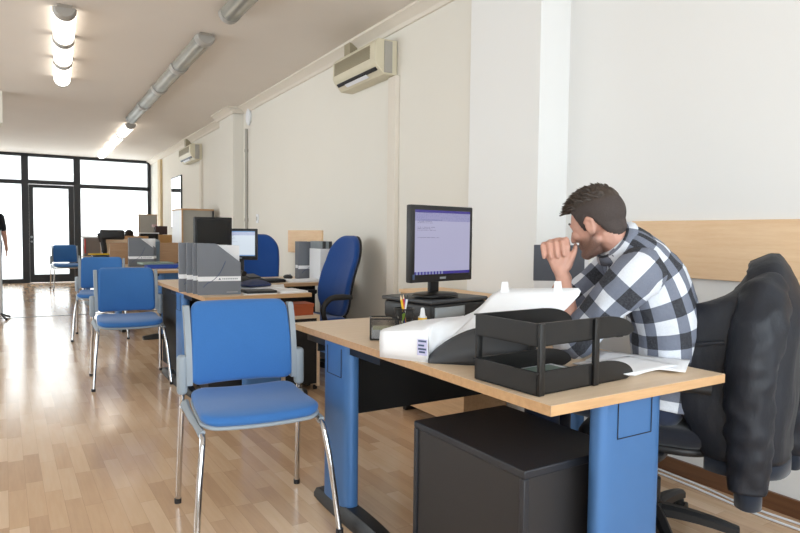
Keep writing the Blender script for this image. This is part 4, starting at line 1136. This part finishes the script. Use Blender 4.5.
# shirt: torso loft with metric uv, sleeves
sh = MB()
lat = V((-.78, -.62, 0)).normalized()              # towards his left
spine = [V((2.065, 1.455, .555)), V((2.07, 1.45, .62)), V((2.062, 1.447, .72)), V((2.035, 1.447, .86)), V((1.995, 1.465, .98)), V((1.955, 1.497, 1.06)), V((1.920, 1.518, 1.105)), V((1.893, 1.535, 1.13)), V((1.878, 1.545, 1.145))]
half = [(.18, .12), (.18, .122), (.185, .122), (.20, .125), (.21, .12), (.185, .11), (.125, .092), (.08, .075), (.066, .068)]
SP = spline(spine, 5); rows, uvs = [], []; n = 56; L = 0
for i, p in enumerate(SP):
    t = i/5; a = int(min(t, len(half)-1)); b = min(a+1, len(half)-1); hw = half[a][0]+(half[b][0]-half[a][0])*(t-a); hd = half[a][1]+(half[b][1]-half[a][1])*(t-a)
    tan = (SP[min(i+1, len(SP)-1)]-SP[max(i-1, 0)]).normalized()
    if i: L += (SP[i]-SP[i-1]).length
    l = (lat-tan*lat.dot(tan)).normalized(); d = tan.cross(l)                    # d: back or front
    row, uu = [], []
    for j in range(n+1):
        an = 2*pi*j/n; cs, sn = cos(an), sin(an); ex = .8
        q = p+l*hw*abs(cs)**ex*(1 if cs >= 0 else -1)+d*hd*abs(sn)**ex*(1 if sn >= 0 else -1)
        if j < n:
            nr = (q-p).normalized(); q = q+nr*(.010*noise.noise(q*9)+.006*noise.noise(q*24)); row.append(q)
        uu.append((an*.175+.02, L+.015))
    rows.append(row); uvs.append(uu)
sh.rings(rows, True, True, True, uvs)
tube_cloth(sh, [upper.lerp(Ls, .45)+V((0, 0, .0)), Ls+V((0, 0, -.005)), Ls.lerp(Le, .5)+V((0, 0, -.0)), Le+V((.0, .0, -.002)), Le.lerp(Lw, .30)], [.085, .082, .068, .060, .050], 30, 5, .01, .010, 1)
tube_cloth(sh, [upper.lerp(Rs, .45), Rs+V((0, 0, -.005)), Rs.lerp(Re, .5), Re, Re.lerp(Rw, .30)], [.085, .082, .068, .060, .050], 30, 5, .03, .010, 5)
part(sh, 'shirt', M['plaid'], man, angle=180)
cl = MB(); cr = []
nk = (HX @ V((0, -.03, -.055))-neck0).normalized(); ce = V((1.876, 1.545, 1.138))
e1 = lat; e2 = nk.cross(e1).normalized(); e1 = e2.cross(nk)
cu = []
for k, (rr_, z) in enumerate(((.070, .0), (.068, .016), (.073, .022), (.086, .004), (.096, -.012))):
    cr.append([ce+e1*cos(2*pi*j/32)*rr_+e2*sin(2*pi*j/32)*rr_+nk*z for j in range(32)]); cu.append([(j/32*.45+.03, .06+k*.02) for j in range(33)])
cl.rings(cr, True, uvs=cu); o = part(cl, 'collar', M['plaid'], man, angle=180); m = o.modifiers.new('s', 'SOLIDIFY'); m.thickness = .003
tr = MB(); tube_cloth(tr, [Lh, Lh.lerp(Lk, .5), Lk, Lk.lerp(La, .5), La], [.105, .088, .072, .062, .055], 24, 4, 0, .006); tube_cloth(tr, [Rh, Rh.lerp(Rk, .5), Rk, Rk.lerp(Ra, .5), Ra], [.105, .088, .072, .062, .055], 24, 4, 0, .006)
tr.sph(pelvis+V((0, 0, .02)), (.155, .145, .12), 3); tr.sph(Lh+V((0, 0, -.02)), .085, 3); tr.sph(Rh+V((0, 0, -.02)), .085, 3)
part(tr, 'trousers', M['denim'], man, angle=180)
for an_ in (La, Ra):
    s = MB(); s.chain([V((an_.x+.03, an_.y-.03, .045)), V((an_.x-.03, an_.y+.06, .045)), V((an_.x-.07, an_.y+.12, .035))], [.045, .043, .034]); blob(s, 'shoe', M['shoe'], man, .006, 3)

# ---- standing person at the left edge, and a seated person far away
def standing(root, x, y, fwd):
    f = V((*fwd, 0)).normalized(); l = V((-f.y, f.x, 0)); O = V((x, y, 0)); P = lambda a, b, z: O+l*a+f*b+V((0, 0, z))
    b = MB(); head_mesh(b, frame_from(f+V((0, 0, -.1)), (0, 0, 1), P(0, .02, 1.60)))
    b.chain([P(0, 0, .95), P(0, 0, 1.15), P(0, 0, 1.35)], [.12, .11, .12]); b.chain([P(0, 0, 1.38), P(0, 0, 1.55)], [.06, .055])
    hands = []
    for s in (-1, 1):
        b.chain([P(0, 0, 1.36), P(s*.17, 0, 1.37), P(s*.23, -.02, 1.10), P(s*.25, .06, .86)], [.08, .055, .042, .027])
        b.chain([P(s*.25, .06, .86), P(s*.25, .08, .80)], [.026, .024])
        for k in range(4): b.chain([P(s*.25, .05+.018*k, .79), P(s*.25, .06+.018*k, .735), P(s*.243, .06+.018*k, .70)], [.0105, .0095, .007])
        b.chain([P(s*.25, .10, .83), P(s*.24, .125, .79), P(s*.235, .125, .76)], [.012, .010, .008])
        b.chain([P(s*.09, 0, .93), P(s*.10, 0, .50), P(s*.10, -.01, .09)], [.085, .056, .042])
    blob(b, 'body', M['skin'], root, .006, 4)
    head_extras(frame_from(f+V((0, 0, -.1)), (0, 0, 1), P(0, .02, 1.60)), root, M['hair'])
    s = MB(); s.chain([P(0, 0, .93), P(0, 0, 1.15), P(0, 0, 1.33)], [.155, .145, .15]); s.chain([P(-.15, 0, 1.355), P(.15, 0, 1.355)], [.075, .075])
    for q in (-1, 1): s.chain([P(q*.17, 0, 1.365), P(q*.215, -.01, 1.17)], [.072, .058])
    blob(s, 'shirt', M['darkcloth'], root, .008, 4)
    t = MB()
    for q in (-1, 1): t.chain([P(q*.085, 0, .92), P(q*.10, 0, .50), P(q*.10, -.01, .09)], [.125, .08, .065])
    blob(t, 'trousers', M['denim'], root, .008, 4)
    for q in (-1, 1):
        t = MB(); t.chain([P(q*.10, -.03, .045), P(q*.10, .07, .045), P(q*.10, .14, .035)], [.045, .044, .036]); blob(t, 'shoe', M['shoe'], root, .008, 3)
p2 = thing('person', 'standing person in dark clothes cut off by the left edge, one bare arm showing', 'person'); standing(p2, -.21, 12.9, (.15, -1))
def seated(root, x, y, fwd, drop):
    f = V((*fwd, 0)).normalized(); l = V((-f.y, f.x, 0)); O = V((x, y, 0)); P = lambda a, b, z: O+l*a+f*b+V((0, 0, z))
    hx = frame_from(f+V((0, 0, -.55)), (0, 0, 1), P(0, .16, 1.04))
    b = MB(); head_mesh(b, hx)
    b.chain([P(0, 0, .50), P(0, .0, .66), P(0, .07, .86)], [.12, .11, .12]); b.chain([P(0, .09, .90), P(0, .14, 1.0)], [.06, .055])
    for s in (-1, 1):
        b.chain([P(0, .08, .88), P(s*.17, .08, .89), P(s*.22, .16, .66), P(s*.14, .36, .70)], [.08, .055, .042, .028])
        for k in range(4): b.chain([P(s*(.125+.018*k), .37, .70), P(s*(.12+.018*k), .42, .705), P(s*(.115+.018*k), .45, .70)], [.011, .0095, .007])
        b.chain([P(s*.11, .38, .70), P(s*.09, .41, .70)], [.012, .009])
        b.chain([P(s*.09, 0, .5), P(s*.11, .42, .5), P(s*.11, .44, .09)], [.085, .058, .042])
    blob(b, 'body', M['skin'], root, .007, 4); head_extras(hx, root, M['hair'])
    s = MB(); s.chain([P(0, 0, .50), P(0, .0, .66), P(0, .07, .85)], [.155, .145, .15])
    for q in (-1, 1): s.chain([P(q*.12, .08, .88), P(q*.17, .08, .885), P(q*.22, .16, .66), P(q*.16, .32, .695)], [.07, .07, .055, .042])
    blob(s, 'shirt', M['darkcloth'], root, .009, 4)
    t = MB()
    for q in (-1, 1): t.chain([P(q*.09, 0, .5), P(q*.11, .42, .5), P(q*.11, .44, .09)], [.11, .075, .06])
    blob(t, 'trousers', M['denim'], root, .009, 4)
    for q in (-1, 1):
        t = MB(); t.chain([P(q*.11, .42, .04), P(q*.11, .55, .035)], [.042, .036]); blob(t, 'shoe', M['shoe'], root, .009, 3)
p3 = thing('person', 'person at the far end, only dark hair showing above a tan box', 'person'); seated(p3, 1.93, 12.95-.55, (-.1, -1), 0)
p3.location = (.12, .75, 0)

# ------------------------------------------------------------------ jacket over the office chair
JX = frame_from((-.5, .87, 0), (0, 0, 1), (OCX+.5*.30, OCY-.87*.30, 0))     # +y towards the desk, +x his right (away from camera)
jk = thing('jacket', 'black leather jacket draped over the back of the occupied office chair', 'jacket')
# per level: z, half width, back offset, near-front reach, far-front reach, roundness
LV = [(1.102, .03, -.075, -.045, -.045), (1.094, .075, -.085, -.025, -.025), (1.072, .125, -.102, .0, .0), (1.035, .172, -.118, .035, .02), (.99, .215, -.128, .10, .045), (.93, .228, -.132, .165, .06), (.85, .235, -.135, .22, .08), (.75, .24, -.135, .25, .09), (.65, .24, -.135, .235, .09), (.55, .24, -.132, .185, .09), (.47, .238, -.13, .145, .09), (.42, .235, -.125, .12, .09)]
jm = MB(); rows = []
def upath(hw, b, fn, ff, m=40):
    # open U from near front edge, round the near side, along the back, round the far side
    pts = [V((-hw+.03, fn, 0)), V((-hw, fn*.55, 0)), V((-hw-.005, 0, 0)), V((-hw*.86, b*.75, 0)), V((-hw*.45, b*1.1, 0)), V((0, b*1.15, 0)), V((hw*.45, b*1.1, 0)), V((hw*.86, b*.75, 0)), V((hw+.005, 0, 0)), V((hw, ff*.55, 0)), V((hw-.03, ff, 0))]
    return spline(pts, 5)
LVs = []
for i in range(len(LV)-1):
    for k in range(3):
        t = k/3; LVs.append(tuple(LV[i][q]+(LV[i+1][q]-LV[i][q])*t for q in range(5)))
LVs.append(LV[-1])
for z, hw, b, fn, ff in LVs:
    row = []
    for p in upath(hw, b, fn, ff):
        d = .022*noise.noise(V((p.x*8, p.y*8, z*5)))+.006*noise.noise(V((p.x*22, p.y*22, z*8)))
        amp = min(1, (1.105-z)/.12)
        top_ = min(1, max(0, (z-.93)/.12)); row.append(JX @ V((p.x*(1+d*amp*2), p.y+d*amp, z-top_*(.5*max(0, p.y+.06)+.35*max(0, -.085-p.y)))))
    rows.append(row)
jm.rings(rows, False); o = part(jm, 'jacket_body', M['leather'], jk, angle=180); m = o.modifiers.new('s', 'SOLIDIFY'); m.thickness = .008; m.offset = 0
hm = MB(); hr = []
for z in (.42, .40, .37): hr.append([JX @ V((p.x*.97, p.y*.97, z)) for p in upath(.235, -.125, .12, .09)])
hm.rings(hr, False); o = part(hm, 'hem_band', M['rib'], jk, angle=180); m = o.modifiers.new('s', 'SOLIDIFY'); m.thickness = .012; m.offset = 0
cm = MB(); cm.tube([JX @ V(p) for p in ((-.06, .0, 1.03), (-.05, -.02, 1.06), (0, -.04, 1.075), (.05, -.02, 1.06), (.06, .0, 1.03))], .014, 10, 5); part(cm, 'jacket_collar', M['leather'], jk)
def jsleeve(pts, rs, cuff_n):
    s = MB(); tube_cloth(s, [JX @ V(p) for p in pts], rs, 36, 12, 0, .011, pts[0][0]*10)
    sl = part(s, 'sleeve', M['leather'], jk, angle=180)
    e = V(pts[-1]); d = (e-V(pts[-2])).normalized()
    c = MB(); q = 28; rr_ = []
    for t, rr0 in ((-.01, rs[-1]*.86), (.0, rs[-1]*.9), (.055, rs[-1]*.86), (.06, rs[-1]*.7)):
        rr_.append([JX @ (e+d*t+V((cos(2*pi*j/q)*rr0, sin(2*pi*j/q)*rr0*.8, 0))) for j in range(q)])
    c.rings(rr_, True, True, True); part(c, 'cuff', M['rib'], sl, angle=60)
jsleeve([(-.10, -.05, 1.01), (-.18, -.04, .955), (-.245, -.025, .86), (-.262, -.008, .70), (-.262, -.012, .52), (-.26, -.015, .345)], [.05, .078, .080, .076, .070, .058], 1)
jsleeve([(.12, -.07, 1.02), (.19, -.10, .95), (.235, -.135, .82), (.24, -.155, .66), (.24, -.165, .50), (.24, -.165, .345)], [.05, .07, .07, .066, .06, .05], 1)
pk = MB(); pk.tube([JX @ V((-.252, .15, .80)), JX @ V((-.255, .11, .81)), JX @ V((-.25, .07, .815))], .007, 8, 3); part(pk, 'pocket_welt', M['leather'], jk)

# ------------------------------------------------------------------ light
w = bpy.data.worlds.new('World'); scene.world = w; w.use_nodes = True
bg = w.node_tree.nodes['Background']; bg.inputs[0].default_value = (.96, .98, 1, 1); bg.inputs[1].default_value = 2.8
def area(name, loc, rot, sx, sy, power, col):
    l = bpy.data.lights.new(name, 'AREA'); l.shape = 'RECTANGLE'; l.size = sx; l.size_y = sy; l.energy = power; l.color = col
    o = bpy.data.objects.new(name, l); COL.objects.link(o); o.location = loc; o.rotation_euler = rot; return o
area('front_window_daylight', (0, -1.52, 1.5), (radians(90), 0, 0), 5.0, 2.2, 128, (.94, .97, 1))
area('added_side_fill', (-3.22, 6.6, 1.6), (0, radians(-90), 0), 1.9, 6.2, 85, (.95, .975, 1))  # added fill from the left, brightens the right wall
area('back_window_daylight', (1.0, YB+.35, 1.5), (radians(-90), 0, 0), 4.2, 2.5, 115, (.97, .99, 1))

# ------------------------------------------------------------------ camera
f_px, yaw, pitch, roll = 637.05, .55738, .051414, -.011115
F = V((sin(yaw)*cos(pitch), cos(yaw)*cos(pitch), -sin(pitch))); R0 = V((cos(yaw), -sin(yaw), 0)); U0 = R0.cross(F)
R1 = R0*cos(roll)-U0*sin(roll); U1 = R0*sin(roll)+U0*cos(roll)
cam = bpy.data.cameras.new('camera'); co = bpy.data.objects.new('camera', cam); COL.objects.link(co)
m = Matrix.Identity(4)
for i, axv in enumerate((R1, U1, -F)):
    for k in range(3): m[k][i] = axv[k]
m.translation = (0, 0, 1.16); co.matrix_world = m
cam.sensor_width = 36; cam.lens = f_px/800*36; cam.clip_start = .05; cam.clip_end = 200
scene.camera = co
vs = scene.view_settings; vs.view_transform = 'Standard'; vs.look = 'None'; vs.gamma = 1; vs.exposure = 0.0; vs.use_curve_mapping = False
scene.cycles.use_denoising = True
scene.cycles.max_bounces = 8
